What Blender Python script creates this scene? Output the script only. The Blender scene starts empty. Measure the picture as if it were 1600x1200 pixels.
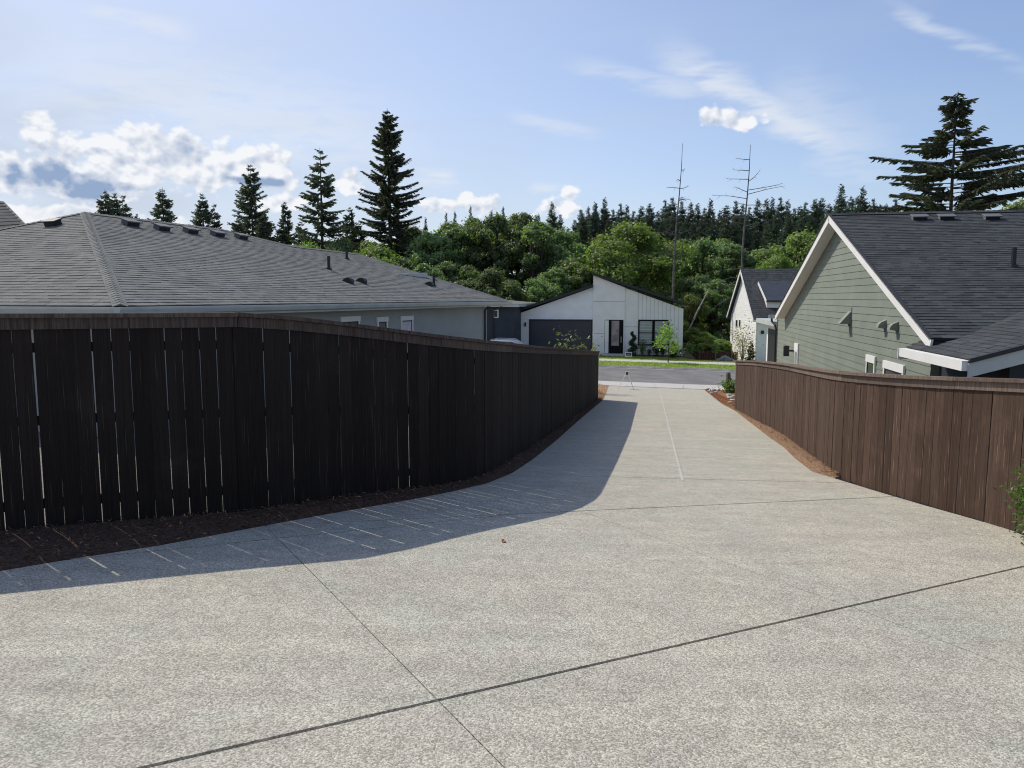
import bpy, bmesh, math, random
import numpy as np
from mathutils import Vector, Matrix
R = math.radians
rnd = random.Random(7)
scene = bpy.context.scene
COL = scene.collection

# ------------------------------------------------------------------ camera, sky, sun, exposure
F = 1202.0; PITCH = math.atan(135.0 / F)
cam = bpy.data.cameras.new('camera'); cam.sensor_width = 36; cam.lens = 36 * F / 1600
cam.clip_start = .05; cam.clip_end = 5000
co = bpy.data.objects.new('camera', cam); COL.objects.link(co)
co.location = (0, 0, 0); co.rotation_euler = (math.pi / 2 - PITCH, 0, 0)
scene.camera = co
SUN_DIR = Vector((-1.35, 1.28, 1.9)).normalized()
SUN_EL = math.asin(SUN_DIR.z); SUN_AZ = math.atan2(SUN_DIR.x, SUN_DIR.y)
sl = bpy.data.lights.new('sun', 'SUN'); sl.energy = 3.0; sl.angle = R(.5); sl.color = (1, .94, .81)
so = bpy.data.objects.new('sun', sl); COL.objects.link(so)
so.rotation_euler = SUN_DIR.to_track_quat('Z', 'Y').to_euler()
SKY_STRENGTH = .15
scene.view_settings.view_transform = 'Standard'; scene.view_settings.look = 'None'
scene.view_settings.exposure = 0.24; scene.view_settings.gamma = 1
scene.view_settings.use_curve_mapping = False

class N:
    """tiny helper around a node tree"""
    def __init__(s, nt): s.nt = nt; s.n = nt.nodes; s.l = nt.links
    def new(s, t, **kw):
        n = s.n.new(t)
        for k, v in kw.items(): setattr(n, k, v)
        return n
    def put(s, sock, v):
        if isinstance(v, (int, float)): sock.default_value = v
        elif isinstance(v, tuple): sock.default_value = v if len(v) == len(sock.default_value) else v + (1,)
        else: s.l.new(v, sock)
    def m(s, op, a, b=None, c=None, clamp=False):
        n = s.new('ShaderNodeMath', operation=op, use_clamp=clamp)
        s.put(n.inputs[0], a)
        if b is not None: s.put(n.inputs[1], b)
        if c is not None: s.put(n.inputs[2], c)
        return n.outputs[0]
    def ss(s, v, a, b, lo=0., hi=1.):
        n = s.new('ShaderNodeMapRange', interpolation_type='SMOOTHSTEP')
        s.put(n.inputs[0], v); n.inputs[1].default_value = a; n.inputs[2].default_value = b
        n.inputs[3].default_value = lo; n.inputs[4].default_value = hi
        return n.outputs[0]
    def noise(s, vec, scale, detail=3, rough=.5, dist=0., dims='3D'):
        n = s.new('ShaderNodeTexNoise', noise_dimensions=dims); s.put(n.inputs['Vector'], vec) if vec is not None else None
        n.inputs['Scale'].default_value = scale; n.inputs['Detail'].default_value = detail
        n.inputs['Roughness'].default_value = rough; n.inputs['Distortion'].default_value = dist
        return n.outputs[0]
    def mix(s, f, a, b, mode='MIX'):
        n = s.new('ShaderNodeMix', data_type='RGBA', blend_type=mode)
        s.put(n.inputs[0], f); s.put(n.inputs[6], a); s.put(n.inputs[7], b)
        return n.outputs[2]
    def xyz(s, x, y, z):
        n = s.new('ShaderNodeCombineXYZ')
        for i, v in enumerate((x, y, z)): s.put(n.inputs[i], v)
        return n.outputs[0]
    def scl(s, vec, v3):
        n = s.new('ShaderNodeVectorMath', operation='MULTIPLY'); s.put(n.inputs[0], vec); n.inputs[1].default_value = v3
        return n.outputs[0]

def ray(x, y):
    u = (x - 800) / F; w = (y - 600) / F; c, s_ = math.cos(PITCH), math.sin(PITCH)
    return Vector((u, c - w * s_, -(s_ + w * c)))
def at(x, y, Y):
    d = ray(x, y); return d * (Y / d.y)
def azel(x, y):
    d = ray(x, y).normalized(); return math.degrees(math.atan2(d.x, d.y)), math.degrees(math.asin(d.z))

def build_world():
    w = bpy.data.worlds.new('World'); scene.world = w; w.cycles.sampling_method = 'MANUAL'; w.cycles.sample_map_resolution = 512; w.use_nodes = True
    k = N(w.node_tree); k.n.clear()
    out = k.new('ShaderNodeOutputWorld'); bg = k.new('ShaderNodeBackground')
    sky = k.new('ShaderNodeTexSky', sky_type='NISHITA', sun_disc=False)
    sky.sun_elevation = SUN_EL; sky.sun_rotation = SUN_AZ
    sky.air_density = 1.0; sky.dust_density = 1.2; sky.ozone_density = 2.0; sky.altitude = 100
    tc = k.new('ShaderNodeTexCoord'); sep = k.new('ShaderNodeSeparateXYZ'); k.l.new(tc.outputs['Generated'], sep.inputs[0])
    x, y, z = sep.outputs
    az = k.m('MULTIPLY', k.m('ARCTAN2', x, y), 57.2958)
    el = k.m('MULTIPLY', k.m('ARCSINE', z), 57.2958)
    p = k.xyz(az, el, 0.0)
    # high thin cirrus veil, whole sky
    ps = k.new('ShaderNodeMapping'); k.l.new(p, ps.inputs[0]); ps.inputs['Rotation'].default_value = (0, 0, R(22)); ps.inputs['Scale'].default_value = (.035, .16, 1)
    veil = k.ss(k.noise(ps.outputs[0], 1.0, 4, .5, .8, '2D'), .30, .80)
    lowel = k.ss(el, 45, 2, 0, 1)
    leftw = k.ss(az, 35, -40, .35, 1)
    veil = k.m('MULTIPLY', k.m('MULTIPLY', veil, leftw), k.m('MULTIPLY_ADD', lowel, .55, .25))
    broad = k.m('MULTIPLY', k.ss(az, 36, -34, .10, 1), k.m('MULTIPLY_ADD', lowel, .72, .20))
    veil0 = k.m('MAXIMUM', veil, k.m('ADD', k.m('MULTIPLY', broad, .8), k.m('MULTIPLY', veil, .4)))
    veil = k.m('MULTIPLY', veil, 0.0)
    # long streaks
    snz = k.noise(ps.outputs[0], 5.0, 3, .6, 0, '2D')
    def streak(a, b, wid, amp, ns):
        (ax, ay), (bx, by) = azel(*a), azel(*b)
        L = math.hypot(bx - ax, by - ay); ca, sa = (bx - ax) / L, (by - ay) / L
        dx = k.m('SUBTRACT', az, ax); dy = k.m('SUBTRACT', el, ay)
        t = k.m('ADD', k.m('MULTIPLY', dx, ca), k.m('MULTIPLY', dy, sa))
        n_ = k.m('ADD', k.m('MULTIPLY', dx, -sa), k.m('MULTIPLY', dy, ca))
        nz = snz
        n2 = k.m('ADD', n_, k.m('MULTIPLY', k.m('SUBTRACT', nz, .5), wid * 1.6))
        g = k.ss(k.m('ABSOLUTE', n2), 0, wid, 1, 0)
        e = k.m('MULTIPLY', k.ss(t, 0, L * .3), k.ss(t, L, L * .65))
        return k.m('MULTIPLY', k.m('MULTIPLY', g, e), k.m('MULTIPLY', k.ss(nz, .15, .6), amp))
    for a_ in (((1000, 55), (1400, 270), 1.7, .5, 3.1), ((1180, 110), (1420, 290), 3.0, .25, 3.1), ((860, 95), (1170, 150), 1.0, .30, 5.7), ((1360, -5), (1640, 125), .7, .32, 8.2),
               ((100, 5), (330, 55), 1.0, .35, 1.2), ((-60, 60), (720, 240), 4.5, .35, 4.4), ((780, 175), (960, 215), .8, .28, 6.6),
               ((640, 268), (720, 274), .5, .5, 2.6), ((640, 284), (730, 290), .6, .5, 2.9), ((820, 292), (890, 296), .5, .4, 7.9)):
        veil = k.m('MAXIMUM', veil, streak(*a_))
    fine_ = k.m('MULTIPLY', veil, 1.9); veil = veil0
    # cumulus: ellipses in azimuth / elevation, broken by noise
    def blob(cx, cy, rx, ry):
        a0, e0 = azel(cx, cy); ra = abs(azel(cx + rx, cy)[0] - a0); re = abs(azel(cx, cy - ry)[1] - e0)
        dx = k.m('DIVIDE', k.m('SUBTRACT', az, a0), ra); dy = k.m('DIVIDE', k.m('SUBTRACT', el, e0), re)
        return k.m('SUBTRACT', 1.0, k.m('SQRT', k.m('ADD', k.m('MULTIPLY', dx, dx), k.m('MULTIPLY', dy, dy))))
    blobs = [(72, 268, 95, 74), (64, 218, 40, 58), (15, 258, 70, 62), (190, 262, 85, 66), (255, 258, 120, 64), (345, 266, 105, 56), (415, 272, 62, 46), (150, 292, 120, 46), (105, 240, 45, 50),
             (1118, 187, 30, 22), (1152, 191, 46, 22), (884, 306, 24, 30), (872, 326, 52, 26), (727, 316, 24, 22), (756, 324, 50, 20), (545, 286, 46, 24),
             (692, 324, 40, 18), (120, 335, 200, 26), (-60, 300, 90, 40), (-190, 270, 120, 50), (1900, 300, 110, 30), (440, 318, 60, 22), 
             (-500, 200, 160, 60), (2400, 240, 160, 50)]
    mask = None
    for b in blobs:
        q = blob(*b); mask = q if mask is None else k.m('SMOOTH_MAX', mask, q, .12)
    ahead = k.ss(y, -.2, .05)
    def nz(off):
        v = k.xyz(k.m('ADD', az, off[0]), k.m('MULTIPLY', k.m('ADD', el, off[1]), 1.25), 0.0)
        vor = k.new('ShaderNodeTexVoronoi', feature='F1', voronoi_dimensions='2D'); k.l.new(v, vor.inputs['Vector'])
        vor.inputs['Scale'].default_value = .55
        vor.inputs['Detail'].default_value = 2; vor.inputs['Roughness'].default_value = .5
        a_ = k.noise(v, .20, 7, .60, .3, '2D')
        return k.m('ADD', k.m('MULTIPLY', k.m('SUBTRACT', a_, .5), 1.55), k.m('MULTIPLY', k.m('SUBTRACT', .45, vor.outputs['Distance']), .75))
    n0 = nz((0, 0)); n1 = nz((-.28, .42))
    dens = k.m('ADD', mask, n0)
    dens1 = k.m('ADD', mask, n1)
    alpha = k.m('MULTIPLY', k.ss(dens, -.12, .26), ahead)
    relief = k.m('SUBTRACT', dens, dens1)
    thick = k.ss(dens, .05, .65)
    core = k.m('MULTIPLY', k.ss(k.noise(p, .16, 3, .5, 0, '2D'), .38, .68, 0, .7), k.ss(az, -12, -17))
    for bb_ in ((78, 285, 95, 60), (165, 305, 85, 28), (400, 288, 70, 16)): core = k.m('MAXIMUM', core, k.ss(blob(*bb_), .0, .45, 0, .95))
    shade = k.m('ADD', k.m('MULTIPLY', k.m('MULTIPLY', thick, core), 1.1), k.m('MULTIPLY', k.m('SUBTRACT', .10, relief), 1.1))
    shade = k.m('MULTIPLY', shade, k.ss(k.m('SUBTRACT', el, azel(0, 345)[1]), 0, 1.8, .35, 1), clamp=True)
    c_w = (5.15, 5.25, 5.45); c_d = (1.7, 2.3, 3.4)
    cloud = k.mix(shade, c_w, c_d)
    # veil and streaks take set pale tones over the sky
    base = k.mix(k.m('MULTIPLY', veil, .95, clamp=True), k.mix(1.0, sky.outputs[0], (.79, .785, .86, 1), 'MULTIPLY'), (3.15, 3.55, 4.2))
    base = k.mix(k.m('MULTIPLY', fine_, .8, clamp=True), base, (4.4, 4.65, 5.05))
    fin = k.mix(alpha, base, cloud)
    k.l.new(fin, bg.inputs[0]); bg.inputs[1].default_value = SKY_STRENGTH
    k.l.new(bg.outputs[0], out.inputs[0])
build_world()

# ------------------------------------------------------------------ helpers
WL = {}
def wl(o): return WL.get(o.name, Vector((0, 0, 0)))
def prop(o, label=None, cat=None, group=None, kind=None):
    if label: o['label'] = label
    if cat: o['category'] = cat
    if group: o['group'] = group
    if kind: o['kind'] = kind
    return o
def thing(name, label, cat, loc, group=None):
    o = bpy.data.objects.new(name, None); COL.objects.link(o); o.location = loc; WL[o.name] = Vector(loc)
    o.empty_display_size = .3
    return prop(o, label, cat, group)
class MB:
    def __init__(s): s.v = []; s.f = []
    def add(s, vs, fs):
        b = len(s.v); s.v += [tuple(v) for v in vs]; s.f += [tuple(i + b for i in f) for f in fs]; return s
    def frame(s, o, ux, uy, uz, x0, x1, y0, y1, z0, z1):
        c = [o + ux * x + uy * y + uz * z for z in (z0, z1) for (x, y) in ((x0, y0), (x1, y0), (x1, y1), (x0, y1))]
        return s.add(c, [(0, 3, 2, 1), (4, 5, 6, 7), (0, 1, 5, 4), (1, 2, 6, 5), (2, 3, 7, 6), (3, 0, 4, 7)])
    def box(s, x0, x1, y0, y1, z0, z1):
        return s.frame(Vector(), Vector((1, 0, 0)), Vector((0, 1, 0)), Vector((0, 0, 1)), x0, x1, y0, y1, z0, z1)
    def quad(s, a, b, c, d): return s.add([a, b, c, d], [(0, 1, 2, 3)])
    def poly(s, pts): return s.add(pts, [tuple(range(len(pts)))])
    def prism(s, pts, off):
        n = len(pts); off = Vector(off)
        s.add([Vector(p) for p in pts] + [Vector(p) + off for p in pts],
              [tuple(range(n))[::-1], tuple(range(n, 2 * n))] + [(i, (i + 1) % n, (i + 1) % n + n, i + n) for i in range(n)]); return s
    def beam(s, a, b, w, h, up=Vector((0, 0, 1))):
        a = Vector(a); b = Vector(b); d = (b - a).normalized(); sd = d.cross(up)
        if sd.length < 1e-4: sd = Vector((1, 0, 0))
        sd.normalize(); u = sd.cross(d)
        return s.frame(a, d, sd, u, 0, (b - a).length, -w / 2, w / 2, -h / 2, h / 2)
    def tube(s, pts, rads, n=8, cap=True):
        pts = [Vector(p) for p in pts]; b = len(s.v); prev = None
        for i, p in enumerate(pts):
            d = (pts[min(i + 1, len(pts) - 1)] - pts[max(i - 1, 0)]).normalized()
            if prev is None: prev = Vector((1, 0, 0)) if abs(d.x) < .9 else Vector((0, 1, 0))
            x = (prev - d * prev.dot(d)).normalized(); prev = x; y = d.cross(x)
            for j in range(n):
                a = 2 * math.pi * j / n; s.v.append(tuple(p + (x * math.cos(a) + y * math.sin(a)) * rads[i]))
        for i in range(len(pts) - 1):
            for j in range(n):
                s.f.append((b + i * n + j, b + i * n + (j + 1) % n, b + (i + 1) * n + (j + 1) % n, b + (i + 1) * n + j))
        if cap: s.f.append(tuple(b + j for j in range(n))[::-1]); s.f.append(tuple(b + (len(pts) - 1) * n + j for j in range(n)))
        return s
    def obj(s, name, m, parent=None, smooth=False, label=None, kind=None, bevel=0):
        off = wl(parent) if parent else Vector()
        me = bpy.data.meshes.new(name); me.from_pydata([tuple(Vector(v) - off) for v in s.v], [], s.f); me.update()
        if smooth: me.polygons.foreach_set('use_smooth', [True] * len(me.polygons))
        me.materials.append(m)
        o = bpy.data.objects.new(name, me); COL.objects.link(o)
        if parent: o.parent = parent
        WL[o.name] = off
        if bevel:
            bv = o.modifiers.new('bevel', 'BEVEL'); bv.width = bevel; bv.segments = 2; bv.limit_method = 'ANGLE'
        return prop(o, label=label, kind=kind)
def struct(name, mb, m): return mb.obj(name, m, kind='structure')
def link_mesh(name, me, m4, parent=None):
    """one more object on shared mesh data, placed by a world matrix"""
    o = bpy.data.objects.new(name, me); COL.objects.link(o)
    if parent: o.parent = parent; m4 = Matrix.Translation(-wl(parent)) @ m4
    o.matrix_local = m4
    return o

# ------------------------------------------------------------------ materials
def mat(name, col, rough=.8, bump=0., bscale=50., var=0., vscale=3., objvar=0., spec=.3, metal=0., detail=4):
    m = bpy.data.materials.new(name); m.use_nodes = True; k = N(m.node_tree)
    b = k.n['Principled BSDF']; b.inputs['Roughness'].default_value = rough; b.inputs['Metallic'].default_value = metal
    b.inputs['Specular IOR Level'].default_value = spec
    g = k.new('ShaderNodeNewGeometry'); c = col
    if var:
        f = k.ss(k.noise(g.outputs['Position'], vscale, detail, .6), .3, .7)
        c = k.mix(f, tuple(v * (1 - var) for v in col[:3]) + (1,), tuple(min(1, v * (1 + var)) for v in col[:3]) + (1,))
    if objvar:
        oi = k.new('ShaderNodeObjectInfo'); h = k.new('ShaderNodeHueSaturation')
        k.put(h.inputs['Color'], c if not isinstance(c, tuple) else tuple(col[:3]) + (1,))
        k.put(h.inputs['Value'], k.m('MULTIPLY_ADD', oi.outputs['Random'], 2 * objvar, 1 - objvar)); c = h.outputs[0]
    k.put(b.inputs['Base Color'], c if not isinstance(c, tuple) else tuple(col[:3]) + (1,))
    if bump:
        bp = k.new('ShaderNodeBump'); bp.inputs['Strength'].default_value = bump; bp.inputs['Distance'].default_value = .01
        k.l.new(k.noise(g.outputs['Position'], bscale, 3, .6), bp.inputs['Height']); k.l.new(bp.outputs[0], b.inputs['Normal'])
    return m

def m_concrete(name, cols, grain=1.0, streak=False):
    m = bpy.data.materials.new(name); m.use_nodes = True; k = N(m.node_tree); b = k.n['Principled BSDF']
    b.inputs['Roughness'].default_value = .88; b.inputs['Specular IOR Level'].default_value = .25
    g = k.new('ShaderNodeNewGeometry'); P = g.outputs['Position']
    big = k.ss(k.noise(P, .55, 4, .55, .4), .35, .65)
    c = k.mix(big, cols[0], cols[1])
    mid = k.noise(P, 2.3, 5, .65, .3)
    c = k.mix(k.ss(mid, .3, .72), c, cols[2])
    # exposed fine aggregate: small stones, dark pits, pale grains
    v = k.new('ShaderNodeTexVoronoi'); k.l.new(P, v.inputs['Vector']); v.inputs['Scale'].default_value = 115
    sp = k.new('ShaderNodeSeparateColor'); k.l.new(v.outputs['Color'], sp.inputs[0])
    st = k.ss(sp.outputs[0], 0, 1, 1 - .42 * grain, 1 + .34 * grain)
    fine = k.ss(k.noise(P, 80, 4, .8), .3, .7, 1 - .36 * grain, 1 + .28 * grain)
    patch = k.ss(k.noise(P, 7, 4, .6), .3, .7, .93, 1.07)
    pit = k.ss(k.noise(P, 120, 2, .6), .28, .42, 1 - .5 * grain, 1)
    f = k.m('MULTIPLY', k.m('MULTIPLY', st, fine), k.m('MULTIPLY', pit, patch))
    if streak:
        s_ = k.noise(k.scl(P, (.5, 3.4, 1)), 1.2, 5, .6); f = k.m('MULTIPLY', f, k.ss(s_, .3, .7, .93, 1.06))
    blot = k.ss(k.noise(P, 1.1, 5, .7, .8), .60, .78, 1, .86); f = k.m('MULTIPLY', f, blot)
    c = k.mix(1.0, c, k.xyz(f, f, f), 'MULTIPLY')
    k.l.new(c, b.inputs['Base Color'])
    bp = k.new('ShaderNodeBump'); bp.inputs['Strength'].default_value = .55 * grain; bp.inputs['Distance'].default_value = .006
    k.l.new(k.m('ADD', fine, k.m('MULTIPLY', v.outputs['Distance'], -1.2)), bp.inputs['Height']); k.l.new(bp.outputs[0], b.inputs['Normal'])
    return m

def m_wood(name, dark, light, knots=True):
    m = bpy.data.materials.new(name); m.use_nodes = True; k = N(m.node_tree); b = k.n['Principled BSDF']
    b.inputs['Roughness'].default_value = .82; b.inputs['Specular IOR Level'].default_value = .2
    tc = k.new('ShaderNodeTexCoord'); oi = k.new('ShaderNodeObjectInfo'); g = k.new('ShaderNodeNewGeometry')
    off = k.new('ShaderNodeVectorMath', operation='ADD'); k.l.new(tc.outputs['Object'], off.inputs[0])
    k.l.new(k.xyz(k.m('MULTIPLY', oi.outputs['Random'], 37), 0.0, k.m('MULTIPLY', oi.outputs['Random'], 91)), off.inputs[1])
    P = off.outputs[0]
    grain = k.noise(k.scl(P, (26, 26, 1.1)), 1.6, 6, .68, .6)
    fine = k.noise(k.scl(P, (160, 160, 3)), 1.0, 3, .6)
    v = k.ss(grain, .28, .75)
    c = k.mix(v, dark, light)
    c = k.mix(k.ss(fine, .3, .7, .0, .35), c, tuple(a * .55 for a in dark[:3]) + (1,))
    if knots:
        vo = k.new('ShaderNodeTexVoronoi'); k.l.new(k.scl(P, (9, 9, 2.6)), vo.inputs['Vector']); vo.inputs['Scale'].default_value = 1.0
        kn = k.ss(vo.outputs['Distance'], .10, .24, 1, 0); ks = k.new('ShaderNodeSeparateColor'); k.l.new(vo.outputs['Color'], ks.inputs[0])
        kn = k.m('MULTIPLY', kn, k.ss(ks.outputs[0], .48, .54))
        c = k.mix(k.m('MULTIPLY', kn, .65), c, tuple(min(1, a * 2.4) for a in light[:3]) + (1,))
    wear = k.ss(k.noise(g.outputs['Position'], 1.7, 5, .7), .52, .8, 0, .4)
    c = k.mix(wear, c, tuple(min(1, a * 1.25) for a in light[:3]) + (1,))
    h = k.new('ShaderNodeHueSaturation'); k.l.new(c, h.inputs['Color']); k.l.new(k.m('MULTIPLY_ADD', oi.outputs['Random'], .44, .76), h.inputs['Value'])
    k.l.new(h.outputs[0], b.inputs['Base Color'])
    bp = k.new('ShaderNodeBump'); bp.inputs['Strength'].default_value = .5; bp.inputs['Distance'].default_value = .004
    k.l.new(k.m('ADD', grain, k.m('MULTIPLY', fine, .5)), bp.inputs['Height']); k.l.new(bp.outputs[0], b.inputs['Normal'])
    return m

def m_leaf(name, a, b_, trans=.35, rough=.55, spec=.3, hue=0.0, island=.35):
    m = bpy.data.materials.new(name); m.use_nodes = True; k = N(m.node_tree); p = k.n['Principled BSDF']; out = k.n['Material Output']
    g = k.new('ShaderNodeNewGeometry'); oi = k.new('ShaderNodeObjectInfo')
    f = k.noise(g.outputs['Position'], .45, 3, .6)
    c = k.mix(k.ss(f, .33, .67), a, b_)
    h = k.new('ShaderNodeHueSaturation'); k.l.new(c, h.inputs['Color'])
    k.l.new(k.m('MULTIPLY', k.m('MULTIPLY_ADD', g.outputs['Random Per Island'], 2 * island, 1 - island), k.m('MULTIPLY_ADD', oi.outputs['Random'], .5, .75)), h.inputs['Value'])
    k.l.new(k.m('MULTIPLY_ADD', oi.outputs['Random'], .03, .485 + hue), h.inputs['Hue'])
    k.l.new(h.outputs[0], p.inputs['Base Color']); p.inputs['Roughness'].default_value = rough; p.inputs['Specular IOR Level'].default_value = spec
    if trans:
        t = k.new('ShaderNodeBsdfTranslucent'); t2 = k.mix(1.0, h.outputs[0], (1.25, 1.6, .6, 1), 'MULTIPLY'); k.l.new(t2, t.inputs[0])
        ms = k.new('ShaderNodeMixShader'); ms.inputs[0].default_value = trans
        k.l.new(p.outputs[0], ms.inputs[1]); k.l.new(t.outputs[0], ms.inputs[2]); k.l.new(ms.outputs[0], out.inputs[0])
    return m

def m_shingle(name, a, b_):
    m = bpy.data.materials.new(name); m.use_nodes = True; k = N(m.node_tree); p = k.n['Principled BSDF']
    p.inputs['Roughness'].default_value = .9; p.inputs['Specular IOR Level'].default_value = .25
    g = k.new('ShaderNodeNewGeometry'); oi = k.new('ShaderNodeObjectInfo')
    r = k.m('FRACT', k.m('ADD', g.outputs['Random Per Island'], oi.outputs['Random']))
    c = k.mix(r, a, b_)
    f = k.ss(k.noise(g.outputs['Position'], 90, 3, .8), .3, .7, .6, 1.4)
    f = k.m('MULTIPLY', f, k.ss(k.noise(g.outputs['Position'], 1.2, 4, .6), .3, .7, .88, 1.12))
    c = k.mix(1.0, c, k.xyz(f, f, f), 'MULTIPLY'); k.l.new(c, p.inputs['Base Color'])
    return m

M = {}
M['concrete'] = m_concrete('exposed_concrete', ((.53, .487, .397, 1), (.478, .474, .395, 1), (.468, .43, .362, 1)), .8, True)
M['joint'] = mat('joint_filler', (.05, .048, .045), .95, .3, 80, .3, 20)
M['walk'] = m_concrete('pale_pavement', ((.58, .55, .49, 1), (.54, .53, .48, 1), (.52, .5, .46, 1)), .4)
M['asphalt'] = mat('asphalt', (.19, .185, .18), .9, .4, 160, .16, .8)
M['kerb'] = mat('kerb_concrete', (.30, .29, .275), .9, .3, 60, .2, 2)
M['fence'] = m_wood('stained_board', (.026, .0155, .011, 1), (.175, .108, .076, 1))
M['fence_shade'] = m_wood('shade_darkened_board', (.008, .006, .0055, 1), (.040, .028, .023, 1))  # left fence: same stain as the right, shade put into a darker colour
M['cap_shade'] = m_wood('shade_darkened_cap', (.045, .034, .029, 1), (.16, .125, .105, 1), False)  # left fence caps, likewise toned down to carry shade
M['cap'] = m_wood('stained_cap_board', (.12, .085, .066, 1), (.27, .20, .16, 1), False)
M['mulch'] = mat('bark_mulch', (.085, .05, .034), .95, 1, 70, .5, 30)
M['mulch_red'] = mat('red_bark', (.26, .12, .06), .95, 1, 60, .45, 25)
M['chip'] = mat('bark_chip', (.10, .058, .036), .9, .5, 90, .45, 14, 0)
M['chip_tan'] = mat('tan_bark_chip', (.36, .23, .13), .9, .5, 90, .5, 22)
M['chip_red'] = mat('red_bark_chip', (.30, .13, .06), .9, .5, 90, .45, 22)
M['soil'] = mat('yard_gravel', (.20, .18, .15), .95, .8, 40, .3, 6)
M['floor'] = mat('forest_soil', (.05, .055, .03), .95, .8, 10, .4, 1)
M['grass'] = mat('lawn_grass', (.27, .33, .07), .9, .8, 30, .35, 2.5)
M['blade'] = m_leaf('grass_blade', (.26, .33, .07, 1), (.34, .39, .10, 1), .3, .6, .2)
M['shingle_w'] = m_shingle('weathered_grey_shingle', (.140, .144, .136, 1), (.185, .188, .178, 1))
M['shingle_k'] = m_shingle('charcoal_shingle', (.042, .046, .049, 1), (.070, .075, .080, 1))
M['deck'] = mat('roof_underlay', (.03, .03, .032), .95)
M['green'] = mat('sage_siding', (.225, .25, .205), .65, .15, 200, .06, 1.2, .03)
M['greysid'] = mat('grey_blue_siding', (.35, .365, .345), .65, .15, 200, .06, 1.2, .03)
M['white'] = mat('white_paint', (.80, .79, .75), .55, .05, 100, .03, 2)
M['whitesid'] = mat('white_siding', (.85, .84, .80), .6, .1, 120, .04, 1.5, .02)
M['panel'] = mat('pale_panel', (.84, .81, .74), .6, .1, 120, .04, 1.5, .02)
M['gutter'] = mat('pale_gutter', (.50, .53, .49), .45, .05, 40, .08, 2, 0, .5)
M['darksid'] = mat('dark_blue_siding', (.035, .045, .055), .6, .1, 120, .1, 1.5)
M['black'] = mat('black_metal', (.012, .012, .014), .45, 0, 1, 0, 1, 0, .5)
M['doorblack'] = mat('black_door_paint', (.007, .007, .009), .7, spec=.15)
M['charcoal'] = mat('charcoal_trim', (.03, .03, .034), .6)
M['garage'] = mat('charcoal_garage_door', (.035, .040, .050), .4, .03, 30, .12, 1, 0, .5)
M['glass'] = mat('window_glass', (.02, .024, .028), .06, 0, 1, 0, 1, 0, .9)
M['blind'] = mat('window_blind', (.30, .34, .31), .25, 0, 1, .12, 4, 0, .6)
M['pinkpane'] = mat('pink_reflection_pane', (.62, .55, .60), .3, 0, 1, .15, 3)  # pink reflection painted into the pane colour
M['galv'] = mat('galvanised_metal', (.42, .44, .46), .4, 0, 1, .15, 8, 0, .5, .6)
M['ventgrey'] = mat('dull_vent_metal', (.15, .155, .16), .75)
M['silver'] = mat('silver_car_paint', (.55, .57, .60), .2, 0, 1, 0, 1, 0, .6, .5)
M['tyre'] = mat('tyre_rubber', (.02, .02, .02), .9)
M['bark'] = mat('tree_bark', (.085, .068, .052), .95, .8, 18, .4, 5)
M['palebark'] = mat('pale_dead_wood', (.42, .40, .37), .9, .5, 25, .3, 4)
M['snag'] = mat('grey_dead_wood', (.16, .145, .13), .9, .5, 25, .4, 3)
M['snag2'] = mat('weathered_log', (.27, .25, .22), .9, .5, 25, .4, 3)
M['maple'] = m_leaf('broadleaf_foliage', (.165, .215, .10, 1), (.225, .27, .13, 1), .48, .5, .45)
M['bright'] = m_leaf('yellow_green_foliage', (.19, .245, .075, 1), (.245, .30, .10, 1), .48, .5, .4)
M['conifer'] = m_leaf('conifer_needles', (.095, .11, .080, 1), (.14, .155, .10, 1), .28, .7, .2, 0, .4)
M['ridge'] = m_leaf('ridge_conifer_needles', (.09, .115, .085, 1), (.12, .15, .10, 1), .22, .7, .2, 0, .4)
M['shrub'] = m_leaf('glossy_shrub_leaves', (.08, .16, .035, 1), (.16, .24, .06, 1), .35, .28, .6)
M['topiary'] = m_leaf('topiary_leaves', (.025, .045, .022, 1), (.04, .06, .03, 1), .1, .6, .3)
M['pink'] = m_leaf('pale_pink_leaves', (.30, .22, .16, 1), (.36, .32, .20, 1), .35, .5, .3)
M['tanleaf'] = m_leaf('pale_green_leaves', (.16, .17, .06, 1), (.22, .21, .09, 1), .4, .5, .3)
M['rock'] = mat('pale_rock', (.45, .44, .42), .9, .7, 25, .3, 8)
M['boulder'] = mat('grey_boulder', (.20, .195, .19), .9, .7, 15, .35, 4)
M['leaf'] = mat('fallen_leaf', (.35, .13, .06), .8)

# ------------------------------------------------------------------ terrain
TH = R(14); UD = Vector((math.cos(TH), -math.sin(TH), 0)); VD = Vector((math.sin(TH), math.cos(TH), 0))
UP0 = Vector((0, 0, 1)) * -4.5
PU = .03 * UD.x + .07 * UD.y; PV = .03 * VD.x + .07 * VD.y
V0 = 41.1
def clamp(a, lo, hi): return max(lo, min(hi, a))
def G(X, Y, v_only=None):
    u = X * UD.x + Y * UD.y; v = X * VD.x + Y * VD.y
    z = -(1.68 + PU * clamp(u, -40, 40) + PV * clamp(v, -15, V0))
    if v > 52.2: z += .12 + .022 * (min(v, 72) - 52.2)
    if u > -1.4: z -= clamp((u + 1.4) / .8, 0, 1) * clamp((v - 57) * .10, 0, .85)
    return z
def P(X, Y): return -(1.68 + .03 * X + .07 * Y)
def onP(x, y, lift=0.):
    d = ray(x, y); t = -(1.68 - lift) / (d.z + .03 * d.x + .07 * d.y); return d * t
def uv(u, v, dz=0.):
    q = UD * u + VD * v; return Vector((q.x, q.y, G(q.x, q.y) + dz))
def plane_hit(x, y, p0, n):
    d = ray(x, y); return d * (p0.dot(n) / d.dot(n))

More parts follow.
